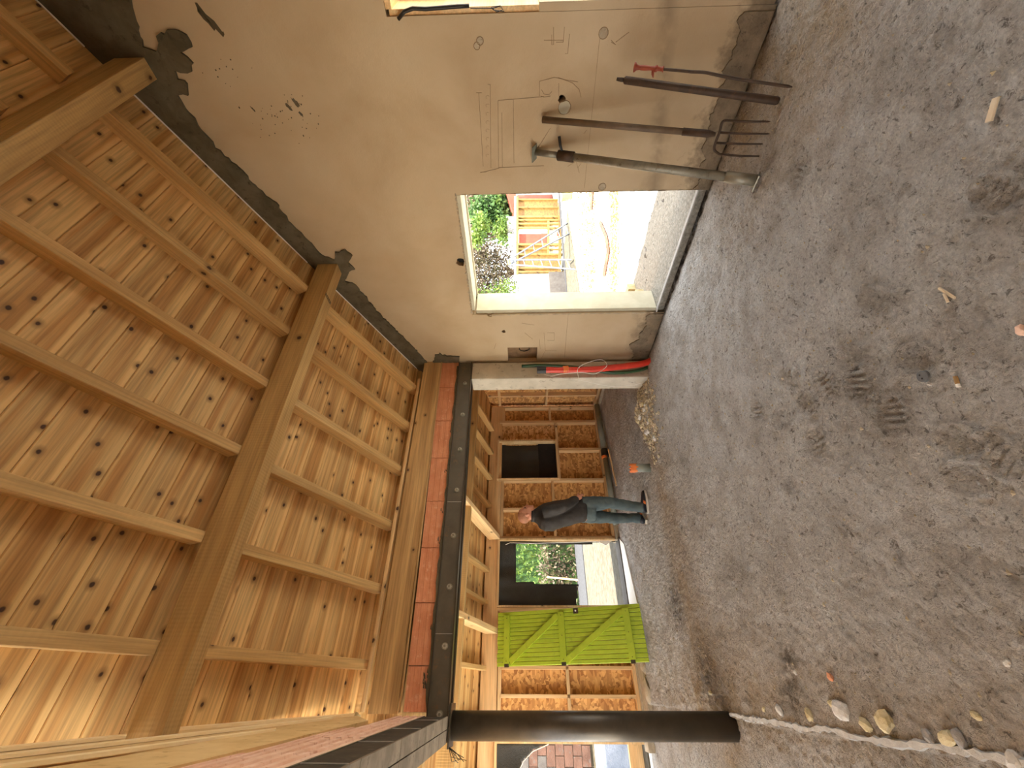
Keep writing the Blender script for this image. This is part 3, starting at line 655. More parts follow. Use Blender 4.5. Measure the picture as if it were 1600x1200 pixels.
yy = 4.19
while yy > .2: lbrick(yy, yy-.5, 2.458, 2.665, rnd.uniform(-.003, .003)); yy -= .5
yy = 3.3
while yy > .2: lbrick(yy, yy-.5, 2.668, 2.83, -.004); yy -= .5
# battens fanned under the roof edge
npl = (1, -.025, 0); ppl = (-.14, 4.2, 0)
def lboard(name, pa, pb, pc, pd_, off, mat, th=.03):
    P = [isect(*p, npl, ppl)+Vector((off, 0, 0)) for p in (pa, pb, pc, pd_)]
    b = MB(); b.prism(P, (-th, 0, 0)); return b.build(name, mat, wall_left)
lboard('batten', (560,1117), (280,1139), (280,1150), (560,1124), .0, 'batten')
lboard('batten', (196,1151), (-60,1177), (-60,1190), (196,1160), -.004, 'batten')
lboard('batten', (520,1123), (-60,1191), (-60,1207), (520,1130), -.002, 'batten')
lboard('batten', (480,1131), (-60,1204), (-60,1240), (480,1142), -.008, 'batten')
lboard('batten', (558,1119), (120,1195), (60,1250), (575,1127), .004, 'batten')
lboard('batten_lit_edge', (560,1116.5), (280,1138.5), (280,1141.5), (560,1118.5), .012, 'lit_edge', .012)  # thin bright strips paint the lit edges of the battens
lboard('batten_lit_edge', (196,1150.5), (-60,1176.5), (-60,1180.5), (196,1153), .010, 'lit_edge', .012)
lboard('batten_lit_edge', (520,1122.5), (-60,1190.5), (-60,1194), (520,1124), .012, 'lit_edge', .012)
lboard('batten_lit_edge', (430,1142), (-60,1210), (-60,1214), (430,1144), .014, 'lit_edge', .012)
b = MB(); p = aty(568, 1119, 4.15); b.ico((-.15, 4.12, 2.98), .03, 3, .3, 2); b.ico((-.16, 4.08, 2.96), .02, 5, .3, 2); tag(b.build('foam_blob', 'stone_y', wall_left), None)

# round steel post
post = empty('steel_post', (-.20, 4.33, -.03)); tag(post, 'round dark steel post standing at the left under the beam corner', 'post')
b = MB(); b.tube([(-.20, 4.33, -.05), (-.205, 4.33, 2.25)], .098, 40); o = b.build('tube', 'steel_dark', post, True)
b = MB(); b.box((-.34, 4.19, 2.245), (-.06, 4.45, 2.258)); b.build('cap_plate', 'steel_dark', post)
# wire tuft under the cap
b = MB(); rr = random.Random(8)
for k in range(7): b.tube([(-.33, 4.25, 2.25), (-.36-rr.random()*.05, 4.2+rr.uniform(-.04, .04), 2.20+rr.uniform(-.03, .03)), (-.37-rr.random()*.05, 4.2+rr.uniform(-.06, .06), 2.14+rr.uniform(-.05, .05))], .0025, 4)
tag(b.build('wire_tuft', 'black', post), kind='stuff')

# concrete column on the right
b = MB(); b.box((3.28, 4.18, -.05), (3.56, 4.43, 2.30)); cb = b.build('concrete_column', 'concrete')
bv = cb.modifiers.new('b', 'BEVEL'); bv.width = .012; bv.segments = 2; applied(cb, False); tag(cb, 'pale concrete column at the end of the plastered wall, under the steel beam', 'column')

# conduits
def tube_px(px, Y, r, n=12):
    P = [aty(*p, Y) for p in px]; return P
def smoothpath(P, k=8):
    out = []
    for i in range(len(P)-1):
        p0 = P[max(i-1, 0)]; p1 = P[i]; p2 = P[i+1]; p3 = P[min(i+2, len(P)-1)]
        for j in range(k):
            t = j/k; out.append(.5*((2*p1)+(p2-p0)*t+(2*p0-5*p1+4*p2-p3)*t*t+(3*p1-p0-3*p2+p3)*t**3))
    out.append(P[-1]); return out
rc = empty('red_conduit', tuple(aty(1027, 563, 4.06))); tag(rc, 'ribbed red conduit rising from the floor beside the concrete column', 'conduit')
P = smoothpath(tube_px([(850,578),(890,578),(927,577),(960,574),(985,571),(1008,567),(1034,557)], 4.065, 0), 34)
b = MB(); b.tube(P, [.041 if i % 2 else .036 for i in range(len(P))], 14); b.build('corrugated_tube', 'red', rc, True)
P = [aty(*p, 4.065) for p in [(839,578),(853,578)]]; b = MB(); b.tube(P, .048, 16); b.build('black_sleeve', 'black', rc)
P = [aty(*p, 4.065) for p in [(880,577.5),(888,577)]]; b = MB(); b.tube(P, .047, 16); b.build('orange_tape', 'orange', rc)
P = smoothpath([aty(*p, 4.158) for p in [(815,572),(850,571),(900,574),(955,582),(1000,578),(1030,566)]], 8)
b = MB(); b.tube(P, .020, 10); o = b.build('green_conduit', 'dkgreen', None, True); tag(o, 'thin dark green conduit behind the red one at the concrete column', 'conduit')
P = smoothpath([aty(*p, 4.0) for p in [(905,594),(903,576),(920,566),(940,562),(948,572),(930,584),(910,582),(880,584),(860,588)]], 6)
b = MB(); b.tube(P, .0035, 5); o = b.build('wire_loop', 'white', None, True); tag(o, 'loop of thin pale wire hanging on the red conduit', 'wire')
P = smoothpath([aty(*p, 4.0) for p in [(850,585),(880,592),(905,594),(950,603),(985,602),(1005,598)]], 6)
b = MB(); b.tube(P, .002, 4); o = b.build('loose_wire', 'white', None, True); tag(o, 'long thin pale wire sagging across the concrete column', 'wire')

# ------------------------------------------------------------ extension: walls of studs and osb
YF = 7.2
b = MB()      # outer sheathing with openings: right of window, below window, between window and door, over door, left of door, left opening
def shb(x0, x1, z0, z1): b.box((x0, YF+.145, z0), (x1, YF+.16, z1))
shb(4.03, 5.0, .02, 2.30); shb(3.25, 4.03, .02, .93); shb(3.25, 4.03, 2.1, 2.3); shb(2.13, 3.25, .02, 2.3); shb(1.08, 2.13, 2.06, 2.3); shb(-.47, 1.08, .02, 2.3); shb(-1.6, -.47, 2.06, 2.3)
wall_far = b.build('wall_far', 'osb'); tag(wall_far, 'timber stud and osb wall at the far side of the extension', kind='structure')
def panel(x0, x1, z0, z1, mat='osb', y=YF+.115):
    b = MB(); b.box((-(x1-x0)/2, 0, -(z1-z0)/2), ((x1-x0)/2, .018, (z1-z0)/2)); o = b.build('osb_panel', mat, wall_far); o.location = ((x0+x1)/2, y, (z0+z1)/2)
    o.matrix_parent_inverse = Matrix()
for x0, x1, z0, z1, mm in [(4.53, 4.9, 1.05, 2.02, 'osb'), (4.53, 4.9, .12, 1.05, 'osb'), (4.04, 4.53, .93, 2.14, 'osb_pale'), (3.85, 4.53, .12, .93, 'osb'), (3.25, 3.85, .12, .93, 'osb'),
                           (2.68, 3.22, 1.08, 2.02, 'osb'), (2.13, 2.68, 1.08, 2.02, 'osb'), (2.13, 3.22, .12, 1.08, 'osb'), (.30, 1.08, .1, 2.02, 'osb'), (0, .3, 1.03, 2.02, 'osb'), (0, .3, .1, 1.03, 'osb'), (-.47, 0, 1.03, 2.02, 'osb'), (-.47, 0, .1, 1.03, 'osb')]:
    panel(x0, x1, z0, z1, mm)
SD = .11
def vstud(x, z0, z1, wd=.045, y=YF): bar('stud', (x, y+SD/2, z0), (x, y+SD/2, z1), wd, SD, 'stud', wall_far, up=(0, 1, 0))
def hstud(x0, x1, z, ht=.045, y=YF, nm='noggin', d=SD): bar(nm, (x0, y+d/2, z), (x1, y+d/2, z), d, ht, 'stud', wall_far)
vstud(4.87, .11, 2.02); vstud(4.505, .11, 2.10, .06); vstud(3.22, .11, 2.10, .05); vstud(2.66, 1.1, 2.02); vstud(2.155, .07, 2.06, .05)
vstud(3.86, .11, .93, .06); vstud(1.055, .07, 2.06, .05); vstud(.31, .08, 2.0); vstud(-.02, .08, 2.0); vstud(-.45, .08, 2.02); vstud(.68, .08, 2.0)
hstud(4.53, 4.85, 1.05); hstud(3.24, 4.47, .94, .05); hstud(2.18, 3.19, 1.08); hstud(-.43, 1.03, 1.03)
hstud(4.53, 4.9, 2.02, .05); hstud(2.18, 3.20, 2.02, .05); hstud(-.43, 1.03, 2.01, .05)
hstud(2.13, 4.9, .09, .05, nm='bottom_plate'); hstud(-.47, 1.08, .07, .05, nm='bottom_plate')
hstud(-1.6, 4.9, 2.165, .24, YF+.02, 'top_beam', .11)
b = MB(); b.box((-.6, 7.12, -.1), (1.12, 7.36, .045)); b.box((2.1, 7.16, -.1), (5.0, 7.36, .065)); b.build('footing', 'footing', wall_far)
b = MB(); rr = random.Random(12)
b.box((-.2, 6.86, -.1), (.42, 7.12, .03)); b.ico((.35, 6.85, .0), .10, 3, .2, 2, (1.2, 1, .5)); b.ico((.05, 6.85, .0), .10, 4, .2, 2, (1.6, 1, .5)); b.build('footing_bulge', 'footing', wall_far)
# window 3 (black sheet behind frame)
b = MB(); b.box((3.22, YF-.035, 2.095), (4.07, YF+.11, 2.13)); w3 = b.build('window_3', 'lath'); tag(w3, 'small timber-framed window opening in the far stud wall closed with black sheet', kind='structure')
b = MB(); b.box((4.03, YF-.03, .94), (4.065, YF+.11, 2.095)); b.build('frame_side', 'lath', w3)
b = MB(); b.box((3.225, YF-.03, .96), (3.245, YF+.11, 2.095)); b.build('frame_side', 'lath', w3)
b = MB(); b.box((3.22, YF-.04, .945), (4.07, YF+.11, .975)); b.build('frame_sill', 'lath', w3)
def sheet(name, pts, y, mat, holes=(), amp=.02, seed=0):
    # wrinkled vertical sheet: polygon tessellated on a fine grid
    xs_ = [p[0] for p in pts]; zs_ = [p[1] for p in pts]; st = .03
    def inside(x, z, poly):
        c = False; j = len(poly)-1
        for i in range(len(poly)):
            (xi, zi), (xj, zj) = poly[i], poly[j]
            if (zi > z) != (zj > z) and x < (xj-xi)*(z-zi)/(zj-zi)+xi: c = not c
            j = i
        return c
    nx = int((max(xs_)-min(xs_))/st)+1; nz = int((max(zs_)-min(zs_))/st)+1; vs = {}; b = MB(); x0, z0 = min(xs_), min(zs_)
    def vid(i, j):
        if (i, j) not in vs:
            x, z = x0+i*st, z0+j*st; vs[(i, j)] = len(b.v)
            b.v.append((x, y+amp*noise.noise(Vector((x*5+seed, z*.9, seed)))+amp*.5*noise.noise(Vector((x*2, z*3, seed+4))), z))
        return vs[(i, j)]
    for i in range(nx):
        for j in range(nz):
            cx, cz = x0+(i+.5)*st, z0+(j+.5)*st
            if inside(cx, cz, pts) and not any(inside(cx, cz, h) for h in holes): b.f.append((vid(i, j), vid(i+1, j), vid(i+1, j+1), vid(i, j+1)))
    o = b.build(name, mat, None, True, False); md = o.modifiers.new('s', 'SOLIDIFY'); md.thickness = .002
    return o
o = sheet('black_sheet', [(3.25, .96), (4.05, .96), (4.05, 2.12), (3.25, 2.12)], YF+.125, 'tarp', amp=.05, seed=2); tag(o, 'black sheet closing the small window opening in the far wall', 'sheet')
b = MB(); b.box((3.27, YF+.085, .98), (4.03, YF+.088, 1.32)); b.build('sheet_overlap', 'hole', o)
# door 1 opening
b = MB(); b.box((1.09, YF-.03, 2.045), (2.14, YF+.11, 2.075)); d1 = b.build('door_1', 'lath'); tag(d1, 'tall doorway in the far stud wall half covered with black sheet', kind='structure')
b = MB(); b.box((2.105, YF-.03, .07), (2.135, YF+.11, 2.045)); b.build('frame_side', 'lath', d1)
b = MB(); b.box((1.085, YF-.03, .07), (1.11, YF+.11, 2.045)); b.build('frame_side', 'lath', d1)
b = MB(); b.box((1.1, 7.12, -.1), (2.13, 7.42, .03)); b.build('threshold', 'oldbrick_grey', d1)
b = MB(); b.prism([(1.05, 6.62, -.02), (1.95, 6.86, -.02), (2.1, 7.11, -.02), (1.05, 7.11, -.02)], (0, 0, .035)); b.build('sunlit_strip', 'white', d1)  # sunlight on the floor inside the doorway, put in as a white slab
hole = [(1.47, 1.77), (2.06, 1.76), (2.08, .0), (1.44, .0), (1.43, 1.3)]
hole2 = [(1.2, .0), (1.50, .0), (1.47, .75), (1.08, .82), (1.05, .0)]
o = sheet('torn_black_sheet', [(1.10, .0), (2.12, .0), (2.12, 2.06), (1.10, 2.06)], YF+.06, 'tarp', [hole, hole2], amp=.06, seed=7); tag(o, 'torn black sheet hanging in the far doorway with a square cut-out', 'sheet')
b = MB(); b.tube([aty(*p, YF+.03) for p in [(790,851),(797,848),(830,849),(870,848),(905,847),(935,846),(945,851)]], .006, 5)
o = b.build('torn_white_strip', 'white', None); tag(o, 'curling white torn strip along the right edge of the far doorway', 'strip')
b = MB(); b.prism([aty(*p, YF+.02) for p in [(935,844),(960,843),(946,852)]], (0, .004, 0)); o = b.build('torn_flap', 'white'); tag(o, 'small white torn flap at the bottom right of the far doorway', 'strip')
# left opening
b = MB(); b.box((-.52, YF-.03, .08), (-.485, YF+.11, 2.06)); d2 = b.build('door_2', 'lath'); tag(d2, 'second doorway behind the round steel post', kind='structure')
b = MB(); b.box((-1.6, YF-.03, 2.03), (-.52, YF+.11, 2.06)); b.build('frame_head', 'lath', d2)
hole = [(-.53, 1.34), (-.60, 1.55), (-.70, 1.68), (-.82, 1.75), (-1.0, 1.78), (-1.3, 1.6), (-1.4, .05), (-.53, .05)]
o = sheet('black_sheet', [(-1.6, .05), (-.52, .05), (-.52, 2.05), (-1.6, 2.05)], YF+.06, 'tarp', [hole], amp=.02, seed=9); tag(o, 'black sheet with a round cut-out in the doorway behind the steel post', 'sheet')
b = MB(); b.tube([Vector((x, YF+.04, z)) for x, z in hole[:6]], .006, 5); o = b.build('white_cut_edge', 'white', o)
b = MB(); b.box((-3.2, 9.3, -.12), (-.4, 9.45, 2.6)); neigh = b.build('neighbour_wall', 'mortar'); tag(neigh, 'old reddish brick wall seen through the doorway behind the post', kind='structure')
for j in range(13):
    for i in range(10):
        x0 = -3.2+i*.28+(.14 if j % 2 else 0); bb = MB(); 
        if x0+.27 > -.4: continue
        bb.box((x0, 9.285, .55+j*.15), (x0+.27, 9.302, .69+j*.15)); bb.build('brick', rnd.choice(['oldbrick', 'oldbrick', 'oldbrick_grey']), neigh)
b = MB(); b.box((-3.2, 8.7, -.12), (-.5, 9.2, .5)); o = b.build('blue_sheeting', 'cloth_blue'); bv = o.modifiers.new('b', 'BEVEL'); bv.width = .12; bv.segments = 4; tag(o, 'bluish plastic sheeting heaped against the old brick wall outside', 'sheeting')
b = MB(); b.box((-2.5, 8.2, -.12), (-.55, 8.28, .10)); o = b.build('yellow_board', 'lath'); tag(o, 'pale board lying on edge outside the doorway behind the post', 'board')
# side wall of extension
b = MB(); b.box((5.01, 4.36, .0), (5.03, 7.36, 2.95)); ws = b.build('wall_side', 'osb'); tag(ws, 'timber stud side wall at the right end of the extension', kind='structure')
for y in (4.6, 5.05, 5.5, 5.95, 6.4, 6.85): bar('stud', (4.955, y, .1), (4.955, y, ze(y)-.05), .045, .11, 'stud', ws, up=(1, 0, 0))
bar('bottom_plate', (4.955, 4.4, .07), (4.955, 7.3, .07), .11, .06, 'stud', ws); bar('noggin', (4.955, 4.4, 1.12), (4.955, 7.19, 1.12), .11, .045, 'stud', ws)
bar('top_plate', (4.955, 4.4, 2.13), (4.955, 7.19, 2.10), .11, .05, 'stud', ws)
for y0, y1 in ((4.4, 5.28), (5.28, 6.18), (6.18, 7.19)):
    for z0, z1 in ((.1, 1.1), (1.14, 2.1)):
        b = MB(); b.box((4.995, y0+.005, z0), (5.009, y1-.005, z1)); b.build('osb_panel', 'osb', ws)
b = MB(); b.box((3.58, 4.40, -.06), (5.03, 4.46, 3.05)); o = b.build('wall_gable_end', 'osb'); tag(o, 'short end wall of the extension hidden behind the concrete column', kind='structure')
b = MB(); b.box((4.80, 4.5, -.1), (5.0, 7.3, .05)); b.build('footing', 'footing', ws)
# extension roof timbers
o = bar('purlin', (4.88, 5.65, 2.472), (-1.5, 5.65, 2.472), .12, .19, 'beam'); tag(o, 'long purlin of the extension just beyond the bolted steel beam', 'beam')
o = bar('ledger_beam', (4.9, 4.55, 2.62), (-1.5, 4.55, 2.62), .10, .26, 'beam'); tag(o, 'ledger beam of the extension fixed behind the bolted steel beam', 'beam')
for i, x in enumerate([4.3, 3.77, 3.24, 2.7, 1.62, 1.15, .3, -.3, -.9]):
    o = bar('rafter', (x, 4.6, ze(4.6, -.055)), (x, 7.18, ze(7.18, -.055)), .055, .11, 'raft', up=(0, S2, 1))
    tag(o, f'{["first","second","third","fourth","fifth","sixth","seventh","eighth","ninth"][i]} slim rafter of the extension counted from its right end', 'rafter', 'slim rafters of the extension')
for x, lab in ((2.15, 'deep pale joist of the extension above the standing man'), (.76, 'deep pale joist of the extension above the green shutter')):
    o = bar('joist', (x, 4.42, 2.72), (x, 7.17, 2.14), .07, .19, 'lath', up=(0, S2, 1)); tag(o, lab, 'joist')

# ------------------------------------------------------------ green ledged shutter leaning on the far wall
BL, BR, TL_, TR_ = Vector((.34, 6.49, .0)), Vector((1.03, 6.52, .0)), Vector((.30, 7.15, 2.02)), Vector((1.0, 7.15, 2.03))
gw = (BR-BL).length; gh = ((TL_+TR_)/2-(BL+BR)/2).length
ex = (BR-BL).normalized(); ez = ((TL_+TR_)/2-(BL+BR)/2).normalized(); ey = ez.cross(ex).normalized(); ez = ex.cross(ey)
gm = Matrix((ex, ey, ez)).transposed().to_4x4(); gm.translation = (BL+BR)/2+Vector((0, 0, .01))
sh = bpy.data.objects.new('green_shutter', None); COL.objects.link(sh); sh.matrix_world = gm; tag(sh, 'bright green ledged and braced plank shutter leaning against the far wall', 'shutter')
def gch(o): o.parent = sh; return o
npk = 13; pw = gw/npk
for i in range(npk):
    x = -gw/2+i*pw; b = MB(); hh = gh+rnd.uniform(-.004, .004)
    e = .007; pr = [(x+.002, .0), (x+.002, -.021), (x+e, -.028), (x+pw-e, -.028), (x+pw-.002, -.021), (x+pw-.002, 0)]
    b.add([(p, q, 0) for p, q in pr]+[(p, q, hh) for p, q in pr], [(5,4,3,2,1,0), (6,7,8,9,10,11)]+[(k, (k+1) % 6, 6+(k+1) % 6, 6+k) for k in range(6)])
    gch(b.build('board', 'green'))
for t in (.07, .465, .905):
    z = gh*(1-t); b = MB(); b.box((-gw/2+.03, -.052, z-.045), (gw/2-.05, -.028, z+.045)); o = gch(b.build('ledge', 'green'))
    for sx in (-gw/2+.06, 0, gw/2-.09):
        b = MB(); b.tube([(sx, -.052, z), (sx, -.055, z)], .006, 8); bo = b.build('nail_head', 'iron'); bo.parent = o
    b = MB(); b.box((-gw/2-.012, -.05, z-.03), (-gw/2+.05, -.026, z+.03)); gch(b.build('hinge', 'steel_dark'))
for z0, z1 in ((gh*.93-.05, gh*.535+.05), (gh*.535-.05, gh*.095+.05)):
    a = Vector((-gw/2+.05, -.040, z0)); c = Vector((gw/2-.09, -.040, z1)); d = (c-a).normalized(); pn = d.cross(Vector((0, 1, 0)))*.038
    b = MB(); b.prism([a+pn+Vector((0, .012, 0)), c+pn+Vector((0, .012, 0)), c-pn+Vector((0, .012, 0)), a-pn+Vector((0, .012, 0))], (0, -.023, 0)); gch(b.build('brace', 'green'))
b = MB(); b.box((gw/2-.08, -.042, gh*.43-.035), (gw/2-.01, -.028, gh*.43+.035)); lk = gch(b.build('lock_plate', 'iron'))
b = MB(); b.tube([(gw/2-.045, -.042, gh*.43), (gw/2-.045, -.05, gh*.43)], .012, 10); o = b.build('keyhole_disc', 'white'); o.parent = lk

# pipes
P = [Vector((4.6, 6.80, .10)), Vector((3.62, 6.76, .10))]
pg = empty('wall_foot_pipe', (3.6, 6.78, .05)); tag(pg, 'long grey pipe lying along the foot of the far wall', 'pipe')
b = MB(); b.tube([Vector((4.75, 6.98, .09)), Vector((3.60, 6.90, .09))], .055, 20); b.build('tube', 'pvc', pg, True)
b = MB(); b.tube([Vector((3.60, 6.90, .09)), Vector((2.30, 6.98, .07))], .05, 20); b.build('tube', 'pvc', pg, True)
b = MB(); b.tube([Vector((3.68, 6.905, .09)), Vector((3.54, 6.90, .09))], .07, 20); b.build('coupling', 'black', pg)
b = MB(); b.tube([Vector((3.54, 6.89, .11)), Vector((3.50, 6.89, .11))], .052, 16); b.build('orange_ring', 'orange', pg)
o = bar('stick', (3.58, 6.70, .06), (2.86, 6.66, .03), .035, .02, 'lath'); tag(o, 'pale stick lying beside the grey pipe near the far wall', 'stick')
zf = fz(2.31, 4.83)
pg = empty('standing_pipe', (2.31, 4.83, zf)); tag(pg, 'short grey pipe standing out of the floor with a broken orange rim', 'pipe')
b = MB(); b.tube([(2.31, 4.83, zf-.02), (2.31, 4.83, .24)], .055, 24); b.build('tube', 'pvc', pg, True)
b = MB(); n = 18
tops = [.25+.045*abs(math.sin(i*1.7))*(1 if i > 7 else .1) for i in range(n)]
vs = [(2.31+.058*math.cos(6.283*i/n), 4.83+.058*math.sin(6.283*i/n), .19+.02*math.sin(i*2.3)) for i in range(n)]+[(2.31+.058*math.cos(6.283*i/n), 4.83+.058*math.sin(6.283*i/n), tops[i]) for i in range(n)]
b.add(vs, [(i, (i+1) % n, n+(i+1) % n, n+i) for i in range(4, 16)]); b.add([(2.31+.05*math.cos(6.283*i/n), 4.83+.05*math.sin(6.283*i/n), .245) for i in range(n)], [tuple(range(n))]); b.build('broken_rim', 'orange', pg)

# ------------------------------------------------------------ leaning tools
nT = (1.50, 0, -.60); pT = (3.56, 0, 1.46)
def tp(x, y, dx=0): p = isect(x, y, nT, pT); p.x += dx; return p
def seat(base, X, Y): return base
# telescopic prop
a, c = atz(1181, 282, .0), tp(837, 238); ax = (c-a).normalized(); L = (c-a).length
zf = fz(a.x, a.y)-a.z
pr = empty('steel_prop', tuple(a)); tag(pr, 'short telescopic steel prop leaning on the wall, nearest the window opening', 'prop')
b = MB(); b.tube([a-ax*.0, a+ax*.20], .038, 20); b.build('foot_sleeve', 'zinc', pr, True)
b = MB(); b.tube([a+ax*.18, a+ax*(L*.80)], .031, 20); b.build('outer_tube', 'zinc', pr, True)
b = MB(); b.tube([a+ax*(L*.80), a+ax*(L*.88)], .040, 20); b.build('collar', 'iron', pr, True)
b = MB(); b.tube([a+ax*(L*.88), c], .024, 20); b.build('inner_tube', 'zinc', pr, True)
s_ = Vector((0, 1, 0)); q = ax.cross(s_).normalized()
b = MB(); e = c; b.prism([e+s_*.06+q*.06, e-s_*.06+q*.06, e-s_*.06-q*.06, e+s_*.06-q*.06], ax*.008); b.build('head_plate', 'pvc', pr)
b = MB(); hp = a+ax*(L*.86); b.tube([hp-q*0-s_*.03, hp-s_*.07+ax*.02, hp-s_*.14+ax*.035], [.008, .010, .012], 8); b.build('locking_handle', 'black', pr, True)
b = MB(); hp = a+ax*(L*.80); b.tube(smoothpath([hp-q*.045+s_*.045, hp-q*.06+s_*.0+ax*.0, hp-q*.055+ax*.08, hp+s_*.045-q*.04+ax*.09], 5), .005, 6); b.build('wire_clip', 'zinc', pr, True)
b = MB(); e = a; b.prism([e+s_*.055+q*.055, e-s_*.055+q*.055, e-s_*.055-q*.055, e+s_*.055-q*.055], -ax*.008); b.build('base_plate', 'zinc', pr)
# garden fork
a, c = tp(1118, 210), tp(848, 187); ax = (c-a).normalized()
fk = empty('garden_fork', tuple(tp(1200, 210))); tag(fk, 'four-tined garden fork standing tines down against the plastered wall', 'fork')
b = MB(); b.tube([a+ax*.10, c], [.021, .024], 16); b.build('shaft', 'handle', fk, True)
b = MB(); b.tube([a+ax*.22, a+ax*.05, a], [.025, .024, .012], 14); b.build('socket', 'iron', fk, True)
tt = [((1134,188),(1204,190)), ((1124,207),(1203,209)), ((1118,223),(1193,225)), ((1124,241),(1189,244))]
roots = [tp(*t[0]) for t in tt]
b = MB(); b.tube(smoothpath([roots[0], tp(1128,192), roots[1], roots[2], tp(1116,234), roots[3]], 5), .0085, 8); b.build('yoke', 'iron', fk, True)
for r_, t in zip(roots, tt):
    e = tp(*t[1]); mid = r_.lerp(e, .5)+q*.012; b = MB(); b.tube([r_, mid, e.lerp(mid, .1), e], [.0075, .007, .0055, .001], 8); b.build('tine', 'iron', fk, True)
# iron bar
a, c = atz(1217, 158, -.028), tp(975, 125); ax = (c-a).normalized()
br = empty('iron_bar', tuple(a)); tag(br, 'thick dark iron bar leaning between the garden fork and the red-handled spike', 'bar')
b = MB(); b.tube([a, a+ax*.012, c-ax*.01, c], [.018, .024, .024, .018], 16); b.build('rod', 'iron', br, True)
b = MB(); b.tube([c, c+ax*.02, c+ax*.05], [.013, .013, .010], 12); b.build('spigot', 'iron', br, True)
# red-handled spike
pts = [tp(*p) for p in [(1238,136),(1190,129),(1150,123),(1120,117),(1100,113),(1080,112),(1060,110),(1035,108)]]
sp = empty('red_spike', tuple(pts[0])); tag(sp, 'thin crooked rusty spike with a red painted grip, nearest the near opening', 'spike')
b = MB(); b.tube(smoothpath(pts, 5), [.003]+[.009]*(len(smoothpath(pts, 5))-1), 10); b.build('rod', 'iron', sp, True)
c0, c1 = tp(1037, 108), tp(991, 105); ax = (c1-c0).normalized(); L = (c1-c0).length
b = MB(); prof = [(0, .018), (.03, .018), (.04, .013), (.20, .013), (.22, .019), (.28, .019), (.3, .013), (.45, .012), (.6, .015), (.75, .015), (.8, .013), (.9, .016), (.97, .028), (1, .028)]
b.tube([c0+ax*L*t for t, r in prof], [r for t, r in prof], 16); b.build('grip', 'redpaint', sp, True)
b = MB(); hp = c0+ax*L*.35; b.tube([hp, hp+s_*.03-ax*.004, hp+s_*.05-ax*.012], [.010, .009, .003], 8); b.build('trigger', 'redpaint', sp, True)

# ------------------------------------------------------------ floor debris
def stone(px, r, mat, label, seed, sc=(1.2, .9, .6), group=None, name='stone'):
    p = atz(*px); z = fz(p.x, p.y); b = MB(); b.ico((0, 0, 0), r, seed, .17, 2, sc); o = b.build(name, mat)
    o.location = (p.x, p.y, z+r*sc[2]*.45); o.rotation_euler = (0, 0, seed*1.3); tag(o, label, 'stone', group); return o
ST = [((1223,1110),.028,'stone_w','pale rounded stone by the mortar ridge, second from the post'),((1197,1108),.016,'stone_y','small yellow stone nearest the round post'),((1269,1117),.026,'stone_y','yellow stone at the mortar ridge before the big white chunk'),
 ((1303,1099),.020,'stone_y','small narrow yellow stone just above the big white chunk'),((1318,1110),.045,'stone_w','big jagged white chunk at the mortar ridge'),((1355,1132),.030,'stone_y','rounded yellow stone just past the big white chunk'),
 ((1390,1127),.042,'stone_y','largest yellow stone by the mortar ridge'),((1455,1150),.022,'stone_g','small dark grey stone near the right end of the mortar ridge'),((1488,1153),.030,'stone_y','yellow stone beside a flat pink-grey one'),
 ((1504,1155),.026,'stone_g','flat pink-grey stone touching a yellow one'),((1526,1118),.016,'stone_y','small yellow lump set back from the ridge'),((1592,1192),.03,'stone_w','pale stone in the lower right corner of the photo'),
 ((1300,1057),.018,'brick','reddish brick chip lying alone on the floor'),((1572,1036),.012,'stone_w','tiny white pebble far right on the floor'),((1246,1050),.012,'stone_w','small pale pebble beside a dark stain'),
 ((1115,1082),.02,'stone_y','yellow lump close to the foot of the round post'),((1597,516),.016,'brick_pink','pink brick chip at the right edge of the photo'),((1452,600),.010,'stone_w','tiny white chip touching the grey plug')]
for i, (px, r, mt, lab) in enumerate(ST): stone(px, r, mt, lab, i+3, (1.25, .85, .75) if i != 4 else (1.0, 1.3, .7))
# broken mortar ridge
b = MB(); rr = random.Random(31); last = None; top = []
for i, y in enumerate(np.arange(4.25, .9, -.03)):
    xc = -.125-.02*(4.2-y)+.022*vn(np.array([y*4.1]), np.array([2.2]))[0]; wdt = .008+.018*rr.random(); z = fz(xc, y)*.3+.012+.008*rr.random()
    top.append(((xc+wdt, y, z-.02), (xc+wdt*.6, y, z), (xc-wdt*.8, y, z-.003), (xc-wdt*1.2, y, z-.05)))
vs = [p for t in top for p in t]; fs = [(4*i+j, 4*i+j+1, 4*i+j+5, 4*i+j+4) for i in range(len(top)-1) for j in range(3)]; b.add(vs, fs)
o = b.build('mortar_ridge', 'mortar_pale', None); tag(o, 'ragged pale mortar ridge along the left edge of the floor', kind='structure')
p0, p1 = atz(1559, 153), atz(1549, 190); zz = fz(p0.x, p0.y)
o = bar('wood_strip', (p0.x, p0.y, zz+.009), (p1.x, p1.y, fz(p1.x, p1.y)+.009), .024, .010, 'chip'); tag(o, 'small flat pale wood strip alone on the floor near the right edge', 'wood')
for k, (q0, q1) in enumerate([((1468,450),(1492,466)), ((1478,459),(1486,472))]):
    p0, p1 = atz(*q0), atz(*q1); o = bar('wood_splinter', (p0.x, p0.y, fz(p0.x, p0.y)+.006+.004*k), (p1.x, p1.y, fz(p1.x, p1.y)+.006+.004*k), .012, .006, 'chip')
    tag(o, ['longer of two crossed pale wood splinters on the open floor', 'shorter splinter lying across the longer one'][k], 'wood')
p = atz(1450, 588); zz = fz(p.x, p.y)+.016
g_ = empty('grey_plug', (p.x, p.y, zz)); tag(g_, 'round grey plug with two holes on the dirt floor', 'plug')
b = MB(); b.tube([(p.x, p.y, zz), (p.x, p.y, zz+.010), (p.x, p.y, zz+.012)], [.024, .024, .020], 18); b.build('disc', 'plugmat', g_)
